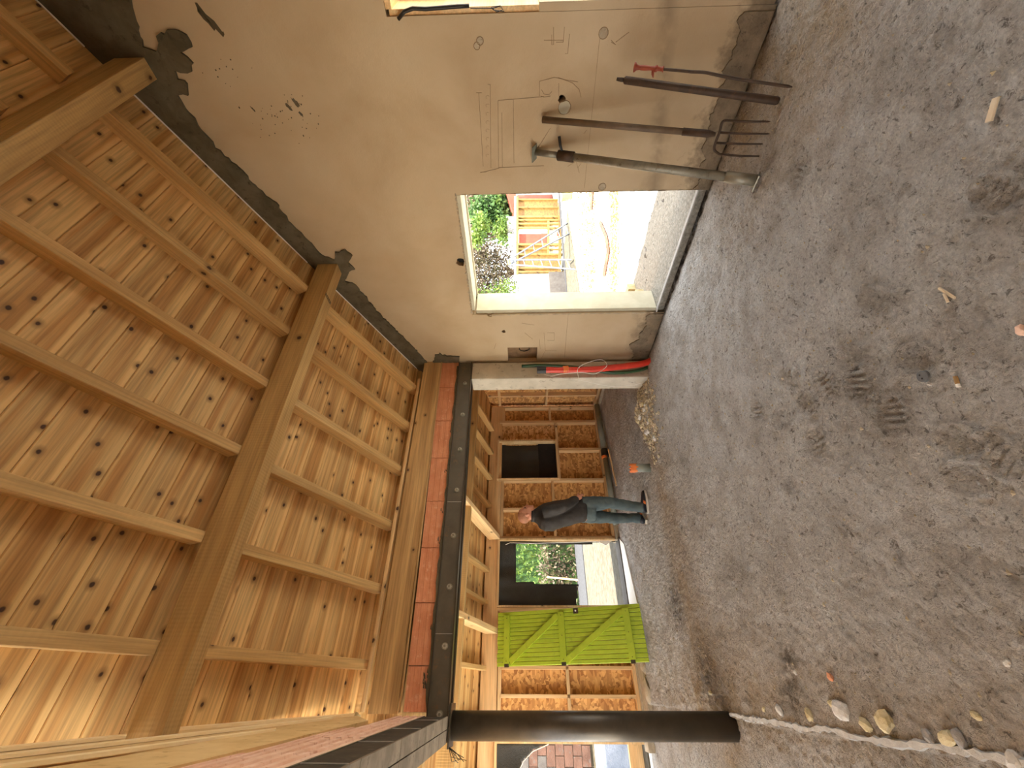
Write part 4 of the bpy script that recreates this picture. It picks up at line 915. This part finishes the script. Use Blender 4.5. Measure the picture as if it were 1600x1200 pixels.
for dx in (-.008, .009): b = MB(); b.tube([(p.x+dx, p.y+.004, zz+.0115), (p.x+dx, p.y+.004, zz+.0128)], .0035, 8); b.build('hole', 'hole', g_)
p0, p1 = atz(1493, 588), atz(1497, 600); b = MB(); zz = fz(p0.x, p0.y)+.006; b.tube([(p0.x, p0.y, zz), (p1.x, p1.y, zz)], .007, 10); o = b.build('cigarette_butt', 'oldwood'); tag(o, 'brown stub with a pale tip beside the grey plug', 'stub')
b = MB(); d_ = (p1-p0); b.tube([(p1.x, p1.y, zz), (p1.x+d_.x*.4, p1.y+d_.y*.4, zz)], .007, 10); b.build('pale_tip', 'white', o)
# clods and grit
rr = random.Random(77); b = MB()
for k in range(1500):
    x = rr.uniform(-.1, 3.5); y = rr.uniform(.5, 6.8); r = rr.choice([.002, .003, .004, .006]) * rr.uniform(.7, 1.5); b.ico((x, y, fz(x, y)+r*.3), r, k, .3, 0, (1.3, 1, .7)) if False else b.add([(x+r*1.5, y, fz(x, y)), (x-r, y+r, fz(x, y)), (x-r, y-r, fz(x, y)), (x, y, fz(x, y)+r*1.2)], [(0, 1, 2), (0, 3, 1), (1, 3, 2), (2, 3, 0)])
o = b.build('grit', 'rubble'); tag(o, 'small clods and grit scattered over the dirt floor', 'grit', kind='stuff')
# rubble heap
b = MB()
for k in range(650):
    t = rr.gauss(0, 1); x = 2.9+rr.gauss(0, .28); y = 4.42+rr.gauss(0, .14)-.25*(x-2.95)*0; r = abs(rr.gauss(.010, .006))+.004; b.ico((x, y, fz(x, y)+r*.4), r, k, .25, 1, (1.2, 1, .8))
o = b.build('fine_rubble', 'rubble'); tag(o, 'heap of crumbled mortar and sandy rubble at the column foot', 'rubble', kind='stuff')
for k in range(22):
    x = 2.85+rr.gauss(0, .20); y = 4.42+rr.gauss(0, .09); r = rr.uniform(.018, .034); m_ = MB(); m_.ico((0, 0, 0), r, k+900, .22, 2, (1.2, 1, .75)); o = m_.build('rubble_stone', rr.choice(['stone_w', 'stone_y', 'rubble']))
    o.location = (x, y, fz(x, y)+r*.4); tag(o, 'pale lump lying on the rubble heap at the column foot', 'stone', 'lumps on the rubble heap')

# unseen walls and roof added around the camera to block and steer daylight
b = MB(); b.box((-3.6, -2.0, -.1), (-3.4, 2.2, 3.2)); o = b.build('wall_unseen_left', 'plaster'); tag(o, 'unseen wall added left of the steel post to limit daylight', kind='structure')
b = MB(); b.prism([(-3.6, -2.0, zr(-2.0, .03)), (-3.6, 4.36, zr(4.36, .03)), (-3.6, 4.36, zr(4.36, .15)), (-3.6, -2.0, zr(-2.0, .15))], (3.19, 0, 0)); b.prism([(-3.6, 4.36, 3.05), (-3.6, 7.75, 2.3), (-3.6, 7.75, 2.42), (-3.6, 4.36, 3.17)], (2.0, 0, 0))
o = b.build('ceiling_unseen_left', 'raft'); tag(o, 'unseen roof added left of the post to keep the sun out', kind='structure')
b = MB(); b.box((-3.6, -2.2, 2.5), (3.96, -2.0, 6.1)); b.box((-3.6, -2.2, -.1), (3.96, -2.0, 2.5)); o = b.build('wall_unseen_behind', 'plaster'); tag(o, 'unseen plain wall added behind the camera to shut out light', kind='structure')

# ------------------------------------------------------------ outdoors seen through the plastered wall's opening
def at_d(x, y, D): return CAM + ray(x, y)*D
def foliage(name, blobs, n, size, mat, parent=None, seed=0):
    rs = np.random.RandomState(seed); V = []; 
    tot = sum(r for _, r in blobs)
    for c, r in blobs:
        k = int(n*r/tot); d = rs.normal(size=(k, 3)); d /= np.linalg.norm(d, axis=1)[:, None]; rad = r*(rs.rand(k, 1)**.45)
        rad = rad*(1+.25*np.sin(d[:, :1]*9+seed)*np.cos(d[:, 2:3]*7))
        P = np.array(c)[None]+d*rad*np.array([1, 1, .9]); a = rs.normal(size=(k, 3)); a /= np.linalg.norm(a, axis=1)[:, None]; b_ = np.cross(a, rs.normal(size=(k, 3))); b_ /= np.linalg.norm(b_, axis=1)[:, None]
        sz = size*(.6+.8*rs.rand(k, 1)); V.append(np.stack([P-a*sz, P+b_*sz*.5, P+a*sz, P-b_*sz*.5], 1).reshape(-1, 3))
    V = np.concatenate(V); nf = len(V)//4
    me = bpy.data.meshes.new(name); me.vertices.add(len(V)); me.vertices.foreach_set('co', V.ravel()); me.loops.add(nf*4); me.loops.foreach_set('vertex_index', np.arange(nf*4, dtype=np.int32))
    me.polygons.add(nf); me.polygons.foreach_set('loop_start', np.arange(0, nf*4, 4, dtype=np.int32)); me.update(calc_edges=True); me.materials.append(M[mat])
    o = bpy.data.objects.new(name, me); COL.objects.link(o)
    if parent: setp(o, parent)
    return o
def tree(name, label, pxs, D, mat, n, size, trunk=True, seed=0, group=None):
    bl = [(at_d(x, y, D+dd), r) for x, y, r, dd in pxs]; c0 = sum((b[0] for b in bl), Vector())/len(bl)
    t = empty(name, (c0.x, c0.y, -.15)); tag(t, label, 'tree' if 'tree' in name else 'bush', group)
    foliage('foliage', [(tuple(c), r) for c, r in bl], n, size, mat, t, seed)['kind'] = 'stuff'
    b = MB(); b.tube([(c0.x, c0.y, -.2), (c0.x+.1, c0.y, c0.z*.5), (c0.x, c0.y+.1, c0.z)], [.14, .10, .05], 8)
    for k in range(4):
        q = bl[k % len(bl)][0]; b.tube([(c0.x, c0.y, c0.z*.55), tuple(q)], [.05, .02], 6)
    b.build('trunk', 'iron', t, True); return t
tree('green_tree', 'leafy green tree behind the timber frame, right part of the opening', [(772,322,1.0,0), (765,345,.9,.5), (788,350,.8,0), (750,330,.7,0), (785,310,.8,0)], 20, 'leaf_g', 5000, .10, seed=1)
tree('yellow_green_bush', 'yellow-green bush glowing in front of the green tree', [(752,352,.55,0), (785,362,.6,0), (745,375,.4,0)], 18.5, 'leaf_y', 1500, .08, seed=2)
tree('brown_bush', 'large thin brown bush beside the green tree', [(745,395,1.1,0), (775,400,1.2,0), (755,430,1.2,0), (785,435,.9,0), (740,450,1.0,0), (765,460,1.1,0)], 22, 'leaf_b', 7000, .075, seed=3)
tree('low_bush', 'low mixed green bush above the white rendered garden wall', [(792,455,.7,0), (770,470,.9,0), (750,480,.9,0)], 20, 'leaf_y', 1500, .07, seed=4)
tree('distant_tree', 'distant pale tree at the top of the opening', [(738,310,1.6,0), (730,345,1.8,4), (735,390,2.0,3), (745,290,2, 0)], 34, 'leaf_b', 3000, .16, seed=5)
# distant roof
p = at_d(733, 318, 42); b = MB(); b.box((-3, -2, -p.z-.1), (3, 2, -.9)); hs = b.build('distant_house', 'render_wall'); hs.location = p; hs.rotation_euler = (0, 0, .3); tag(hs, 'distant pale house with a grey roof behind the trees', 'house')
b = MB(); b.prism([(-3.3, -2.3, -.95), (-3.3, 2.3, -.95), (-3.3, 0, .4)], (6.6, 0, 0)); o = b.build('roof', 'stone_g'); o.parent = hs
# timber framed wall (facade plane)
FA, FB = atz(873, 309, -.1), atz(882, 427, -.1)
fd = (FB-FA).normalized(); fn = Vector((0, 0, 1)).cross(fd)
def fpt(x, y): return isect(x, y, fn, FA)
tw = empty('timber_frame_hut', tuple((FA+FB)/2)); tag(tw, 'unfinished yellow timber-framed hut across the yard', 'hut')
def fpost(y0, y1, x0, x1, name='stud', mat='lath', d=.10, off=0):
    P = [fpt(x0, y0), fpt(x0, y1), fpt(x1, y1), fpt(x1, y0)]; sgn = fn if fn.dot(CAM-FA) > 0 else -fn
    b = MB(); b.prism([p+sgn*off for p in P], -sgn*d); return b.build(name, mat, tw)
for (y0, y1) in [(311,312.5),(323.5,325),(337.5,340),(343,345),(348.5,351),(355,357),(380.5,383.5),(389,390),(396.5,398.5),(418,420),(424,426)]: fpost(y0, y1, 808, 872+(y0-310)*.08, 'stud', 'hutwood', .10, .02)
fpost(308, 427, 803.5, 806.5, 'top_plate', 'white', .14, .05); fpost(308, 427, 806.5, 810, 'top_plate', 'hutwood', .12, .03); fpost(308, 427, 872.5, 877, 'sole_plate', 'hutwood', .14, .05)
for (y0, y1, x0, x1) in [(312,323.5,809,872),(325,338,809,872),(338,345,809,872),(398,420,809,877),(420,425,809,877),(345,356,809,856),(383,398,809,855)]: fpost(y0, y1, x0, x1, 'osb_panel', 'hutosb', .02, -.07)
fpost(363, 381, 811, 845, 'red_panel', 'redwall', .02, -.09); fpost(363, 381, 845, 855, 'red_panel', 'redwall', .02, -.06); fpost(356, 363, 811, 855, 'white_board', 'white', .02, -.05); fpost(345, 398, 855, 858.5, 'cross_rail', 'hutwood', .10, .01)
for (y0, y1) in [(346,357),(364,380),(385,396)]: fpost(y0, y1, 859, 874, 'grey_block', 'footing', .06, -.05)
P = [fpt(877, 300), fpt(879, 440), fpt(893, 442), fpt(886, 300)]
sg = fn if fn.dot(CAM-FA) > 0 else -fn
b = MB(); b.prism([FA+sg*.02-fd*1.2+Vector((0, 0, -.1)), FB+sg*.02+fd*2.5+Vector((0, 0, -.1)), FB+sg*.02+fd*2.5+Vector((0, 0, .02)), FA+sg*.02-fd*1.2+Vector((0, 0, .02))], sg*.35); b.build('concrete_kerb', 'path', tw)
o = None
# white rendered garden wall
A_, B_ = fpt(800, 426)-Vector((0, 0, 0)), fpt(797, 470)
b = MB(); a0 = Vector((FB.x, FB.y, -.1)); b0 = a0+fd*4.0+sg*.6
b.prism([a0, b0, b0+Vector((0, 0, 1.95)), a0+Vector((0, 0, 1.75))], -sg*.2); gw_ = b.build('garden_wall', 'render_wall'); tag(gw_, 'white rendered garden wall joining the timber-framed hut', kind='structure')
b = MB(); b.prism([a0+sg*.01, b0+sg*.01, b0+sg*.01+Vector((0, 0, .62)), a0+sg*.01+Vector((0, 0, .62))], sg*.08); b.build('grey_plinth', 'oldbrick_grey', gw_)
# red building far right
q0 = at_d(808, 300, 19); b = MB(); b.prism([at_d(806, 296, 19), at_d(790, 296, 19), at_d(806, 345, 19)], Vector((1.5, 2.5, 0))); rb = b.build('red_gable', 'redwall'); b2 = MB(); b2.box((q0.x-2, q0.y+1.2, -.1), (q0.x+2, q0.y+1.6, q0.z)); b2.build('wall_below', 'redwall', rb); tag(rb, 'red tiled gable rising behind the timber-framed hut', 'building')
g0, g1 = at_d(800, 338, 18.2), at_d(800, 380, 18.2); b = MB(); b.prism([(g0.x, g0.y, -.1), (g1.x, g1.y, -.1), (g1.x, g1.y, g1.z+.15), (g0.x, g0.y, g0.z+.25)], (.1, .2, 0)); o = b.build('grey_block_wall', 'stone_g'); tag(o, 'grey wall between the hut and the green tree', kind='structure')
# ladder
f1, f2, r1, r2 = atz(893, 405, -.1), atz(901, 421, -.1), atz(892, 347, -.1), atz(897, 362, -.1)
f1 = atz(897, 405, -.1); D_ = (f1-CAM).dot(FW)
apex = at_d(795, 406, D_+.1); ap2 = at_d(796, 413, D_+.1)
ld = empty('step_ladder', tuple((f1+f2)/2)); tag(ld, 'aluminium A-frame ladder standing in the yard before the hut', 'ladder')
lf1, lf2 = at_d(893, 406, D_), at_d(900, 421, D_-.3); lr1, lr2 = at_d(890, 347, D_+1.6), at_d(896, 362, D_+1.2)
for k_, (a, c) in enumerate([(lf1, apex), (lf2, ap2), (lr1, apex), (lr2, ap2)]):
    b = MB(); b.tube([a, c], .028, 8); b.build('rail', 'alu', ld)
for t in np.linspace(.08, .9, 7):
    for (a, c) in [((lf1, apex), (lf2, ap2)), ((lr1, apex), (lr2, ap2))]:
        b = MB(); b.tube([a[0].lerp(a[1], t), c[0].lerp(c[1], t)], .016, 6); b.build('rung', 'alu', ld)
b = MB(); b.tube([apex, ap2], .05, 8); b.build('yellow_hinge', 'yellow', ld)
# small tool on kerb, yellow tub, plank debris
p = FA.lerp(FB, .55)+sg*.25; p.z = .02
dr = empty('power_tool', tuple(p)); tag(dr, 'small red and black power tool lying on the kerb of the hut', 'tool')
b = MB(); b.tube([p+Vector((0, 0, .06)), p+fd*.16+Vector((0, 0, .07))], .04, 8); b.build('body', 'redwall', dr); b = MB(); b.tube([p+fd*.03+Vector((0, 0, .02)), p+fd*.03+sg*.16+Vector((0, 0, .03))], .03, 8); b.build('grip', 'black', dr)
p = atz(893, 304, -.1); b = MB(); b.tube([p, p+Vector((0, 0, .12)), p+Vector((0, 0, .32))], [.16, .19, .22], 16); o = b.build('yellow_tub', 'yellow'); tag(o, 'yellow tub standing by the near end of the hut', 'tub')
for k, pp in enumerate([[(938,348),(948,372),(951,392),(944,431)], [(926,298),(924,328)]]):
    P = [atz(x, y, -.09) for x, y in pp]; b = MB(); b.tube(P, .045, 4); o = b.build('broken_board', 'oldbrick'); tag(o, ['bent brown broken board lying on the pale yard', 'short brown board lying near the wall edge in the yard'][k], 'board')
b = MB(); rr = random.Random(9)
for k in range(2600):
    x = rr.choice([905, 912, 917, 922, 927, 957, 962])+rr.gauss(0, 3.5); y = rr.uniform(290, 470); p = atz(x, y, -.118); a = rr.uniform(0, 3.14); l = rr.uniform(.015, .05); d = Vector((math.cos(a), math.sin(a), 0))*l; e = Vector((-d.y, d.x, 0))*.35
    b.add([p-d, p+e, p+d, p-e+Vector((0, 0, .02))], [(0, 1, 2), (0, 2, 3)])
o = b.build('straw_litter', 'litter', None, False, False); tag(o, 'bands of straw and wood litter on the pale yard', 'litter', kind='stuff')
# hedges beyond the far door
def hedge(name, label, y, z0, z1, mat, seed):
    t = empty(name, (3.0, y, -.1)); tag(t, label, 'hedge')
    rs = np.random.RandomState(seed); bl = [((x, y+rs.uniform(-.15, .15), z), .5) for x in np.arange(-.5, 7, .45) for z in np.arange(z0+.3, z1, .5)]
    foliage('foliage', bl, 9000, .06, mat, t, seed)['kind'] = 'stuff'
    b = MB(); b.box((-.8, y-.12, -.1), (7.2, y+.12, z1-.35)); b.build('inner_branches', 'leaf_g', t); return t
hedge('clipped_hedge', 'lower mixed hedge in front of the taller bright hedge', 14.6, -.1, 1.15, 'leaf_b', 11)
hedge('tall_hedge', 'taller bright green hedge behind the lower hedge', 16.6, .0, 2.6, 'leaf_y', 12)
b = MB(); b.tube([(2.9, 14.1, -.1), (3.0, 14.15, .9)], .03, 6); o = b.build('hedge_stake', 'lath'); tag(o, 'thin pale stake standing in front of the hedge', 'stake')

# ------------------------------------------------------------ the man
pm_ = Matrix.Translation((1.95, 5.3, 0)) @ Matrix.Rotation(math.atan2(-.345, .94), 4, 'Z')
man = bpy.data.objects.new('person', None); COL.objects.link(man); man.matrix_world = pm_
tag(man, 'man in a dark jacket and faded jeans standing in profile and looking up', 'person')
zg = fz(1.95, 5.3)
def rings(mb, secs, n=20):
    # secs: (cx, cy, cz, a, b, rot)   horizontal ellipses stacked upward
    k = len(mb.v)
    for cx, cy, cz, a, b_, ro in secs:
        for j in range(n):
            t = 6.28319*j/n; x, y = a*math.cos(t), b_*math.sin(t); mb.v.append((cx+x*math.cos(ro)-y*math.sin(ro), cy+x*math.sin(ro)+y*math.cos(ro), cz))
    for i in range(len(secs)-1):
        for j in range(n):
            q = (j+1) % n; mb.f.append((k+i*n+j, k+i*n+q, k+(i+1)*n+q, k+(i+1)*n+j))
    mb.f.append(tuple(k+j for j in range(n-1, -1, -1))); mb.f.append(tuple(k+(len(secs)-1)*n+j for j in range(n)))
def fuse(mb, name, mat, vox=.010, sm=3, wr=0, seed=0, scale=(9, 9, 4)):
    o = mb.build(name, mat); md = o.modifiers.new('r', 'REMESH'); md.mode = 'VOXEL'; md.voxel_size = vox; md.use_smooth_shade = True
    s_ = o.modifiers.new('s', 'SMOOTH'); s_.iterations = sm; s_.factor = .5; applied(o)
    if wr:
        for v in o.data.vertices:
            c = v.co; k = noise.noise(Vector((c.x*scale[0]+seed, c.y*scale[1], c.z*scale[2])))+.6*noise.noise(Vector((c.x*22, c.y*22+seed, c.z*13))); v.co = c+v.normal*wr*k
    o.parent = man; return o
TR = math.radians(42)
# body: continuous skin mesh (head, neck, trunk, arms, legs)
b = MB()
hc = Vector((-.055, .0, 1.60))
tb = math.radians(12)
def hp(x, y, z):   # head-local: x forward(face, +u), z up; tilted back
    return hc+Vector((x*math.cos(tb)-z*math.sin(tb), y, x*math.sin(tb)+z*math.cos(tb)))
def ell(mb, c, r, seg=16, f=None):
    k = len(mb.v)
    for i in range(seg+1):
        ph = math.pi*i/seg
        for j in range(seg):
            th = 6.28319*j/seg; x, y, z = r[0]*math.sin(ph)*math.cos(th), r[1]*math.sin(ph)*math.sin(th), r[2]*math.cos(ph)
            p = f(c[0]+x, c[1]+y, c[2]+z) if f else (c[0]+x, c[1]+y, c[2]+z); mb.v.append(tuple(p))
    for i in range(seg):
        for j in range(seg):
            q = (j+1) % seg; mb.f.append((k+i*seg+j, k+(i+1)*seg+j, k+(i+1)*seg+q, k+i*seg+q))
ell(b, (-.012, 0, .028), (.098, .076, .086), f=hp)       # cranium
ell(b, (.028, 0, -.045), (.064, .056, .075), f=hp)       # face / jaw
ell(b, (.066, 0, -.098), (.024, .026, .02), f=hp)        # chin
ell(b, (.098, 0, -.030), (.020, .012, .018), f=hp); ell(b, (.086, 0, -.010), (.016, .009, .03), f=hp)   # nose
ell(b, (.080, 0, .018), (.016, .045, .012), f=hp)        # brow
ell(b, (.086, 0, -.062), (.012, .022, .006), f=hp); ell(b, (.084, 0, -.074), (.011, .020, .006), f=hp)  # lips
for s_ in (-1, 1):
    ell(b, (-.012, s_*.076, -.012), (.017, .009, .031), f=hp); ell(b, (.06, s_*.035, -.03), (.02, .016, .018), f=hp)
b.tube([hp(-.03, 0, -.04), (-.075, 0, 1.50), (-.085, .0, 1.42)], [.058, .058, .07], 16)
rings(b, [(-.02, 0, .80, .14, .11, TR), (-.06, 0, 1.1, .15, .11, TR), (-.09, 0, 1.33, .17, .12, TR), (-.085, 0, 1.42, .10, .08, TR)])
ARM_R = [(-.02, -.155, 1.375), (.035, -.20, 1.12), (.135, -.11, .925)]
ARM_L = [(-.20, .12, 1.36), (-.15, .22, 1.12), (.02, .20, .95)]
for A in (ARM_R, ARM_L): b.tube([Vector(p) for p in A], [.045, .038, .028], 12)
LEG_R = [(.065, -.03, .86), (.075, -.03, .48), (.02, -.04, .09)]; LEG_L = [(-.085, .05, .86), (-.11, .10, .47), (-.115, .12, .09)]
for A in (LEG_R, LEG_L): b.tube([Vector(p) for p in A], [.07, .05, .04], 12)
# right hand with five fingers resting at the waist
hx = Vector((.15, -.095, .905)); ell(b, tuple(hx), (.034, .020, .042))
for k in range(4):
    o_ = Vector((.165+.004*k, -.110+.020*k, .885)); b.tube([hx+Vector((0, -.015+.01*k, -.01)), o_, o_+Vector((.016, .012, -.030+.003*abs(k-1))), o_+Vector((.010, .024, -.048+.004*abs(k-1)))], [.010, .0095, .0085, .006], 8)
b.tube([hx+Vector((.01, .01, .015)), hx+Vector((.038, .02, .012)), hx+Vector((.055, .03, -.008))], [.012, .010, .008], 8)
body = fuse(b, 'body', 'skin', .0065, 2)
# eyes
for s_ in (-1, 1):
    e = MB(); ell(e, (.080, s_*.030, .000), (.008, .011, .007), 8, hp); o = e.build('eye', 'hole'); o.parent = body
e = MB(); ell(e, (-.020, 0, .036), (.096, .0775, .084), 20, hp)
e.v = [v for v in e.v]
hr = e.build('hair', 'hair'); bm = bmesh.new(); bm.from_mesh(hr.data)
inv = lambda c: ((Vector(c)-hc).x*math.cos(tb)+(Vector(c)-hc).z*math.sin(tb), -(Vector(c)-hc).x*math.sin(tb)+(Vector(c)-hc).z*math.cos(tb))
bmesh.ops.delete(bm, geom=[v for v in bm.verts if (lambda q: q[1] < -.045+.9*max(0, q[0]+.03) or q[0] > .045)(inv(v.co))], context='VERTS'); bm.to_mesh(hr.data); bm.free(); hr.parent = man
# jacket
b = MB()
rings(b, [(.005, 0, .815, .165, .135, TR), (.0, 0, .86, .178, .145, TR), (-.02, 0, .98, .185, .145, TR), (-.05, 0, 1.12, .192, .150, TR), (-.085, 0, 1.27, .205, .150, TR), (-.095, .0, 1.36, .205, .140, TR), (-.095, 0, 1.42, .165, .115, TR), (-.085, 0, 1.465, .10, .09, TR), (-.08, 0, 1.505, .078, .075, TR)], 24)
b.tube([Vector(ARM_R[0])+Vector((-.01, .03, .0)), Vector(ARM_R[0])+Vector((.01, -.01, -.08)), Vector(ARM_R[1]), Vector(ARM_R[1]).lerp(Vector(ARM_R[2]), .5), Vector(ARM_R[2])+Vector((-.005, 0, .01))], [.080, .078, .068, .060, .050], 16)
b.tube([Vector(ARM_L[0]), Vector(ARM_L[0])+Vector((-.01, .02, -.10)), Vector(ARM_L[1]), Vector(ARM_L[2])], [.078, .075, .066, .050], 16)
jk = fuse(b, 'jacket', 'jacket', .011, 3, .010, 3, (10, 10, 7))
b = MB(); b.tube([(-.08, 0, 1.485), (-.078, 0, 1.535)], [.082, .078], 20, False); cl = b.build('collar', 'jacket', None, True); sm_ = cl.modifiers.new('s', 'SOLIDIFY'); sm_.thickness = .012; cl.parent = jk
# jeans
b = MB()
rings(b, [(-.01, 0, .70, .15, .115, TR), (-.005, 0, .80, .155, .125, TR), (-.005, 0, .92, .15, .125, TR)], 20)
b.tube([(.055, -.03, .86), (.065, -.035, .72), (.078, -.035, .50), (.06, -.035, .38), (.03, -.04, .20), (.018, -.04, .075)], [.098, .098, .074, .070, .064, .066], 18)
b.tube([(-.08, .05, .86), (-.09, .07, .70), (-.112, .10, .48), (-.118, .11, .34), (-.115, .12, .18), (-.118, .125, .075)], [.095, .092, .072, .068, .062, .066], 18)
fuse(b, 'jeans', 'jeans', .010, 3, .008, 8, (9, 9, 16))
# shoes
def shoe(px, py, ang):
    e = MB(); L_ = .285; secs = [(-.10, .035, .038, .060), (-.06, .040, .048, .085), (0, .040, .045, .075), (.06, .046, .036, .055), (.12, .048, .030, .045), (.165, .036, .022, .034), (.18, .015, .015, .022)]
    n = 14; k = 0
    for (x, wd, hc_, ht) in secs:
        for j in range(n):
            t = 6.28319*j/n; e.v.append((x, wd*math.cos(t), .022+ht*.5+ht*.5*math.sin(t)))
    for i in range(len(secs)-1):
        for j in range(n): q = (j+1) % n; e.f.append((i*n+j, i*n+q, (i+1)*n+q, (i+1)*n+j))
    e.f.append(tuple(range(n-1, -1, -1))); e.f.append(tuple((len(secs)-1)*n+j for j in range(n)))
    o = e.build('shoe', 'shoe', None, True); o.parent = man; o.location = (px, py, zg); o.rotation_euler = (0, 0, ang)
    e = MB(); pts_ = [(-.112, -.03), (-.05, -.042), (.06, -.050), (.13, -.046), (.18, -.02), (.186, 0), (.18, .02), (.13, .046), (.06, .050), (-.05, .042), (-.112, .03)]
    e.prism([(x, y, 0) for x, y in pts_], (0, 0, .026)); s2 = e.build('sole', 'sole'); s2.parent = o
    for sy in (-1, 1):
        e = MB(); e.prism([(-.01, sy*.045, .035), (.03, sy*.047, .035), (.045, sy*.046, .06), (.015, sy*.044, .065)], (0, sy*.003, 0)); s3 = e.build('side_patch', 'orange'); s3.parent = o
    for k_ in range(3):
        e = MB(); e.tube([(.03+.025*k_, -.02, .078-.011*k_), (.03+.025*k_, .02, .078-.011*k_)], .004, 6); s3 = e.build('lace', 'white'); s3.parent = o
shoe(.055, -.04, math.radians(8)); shoe(-.115, .15, math.radians(62))
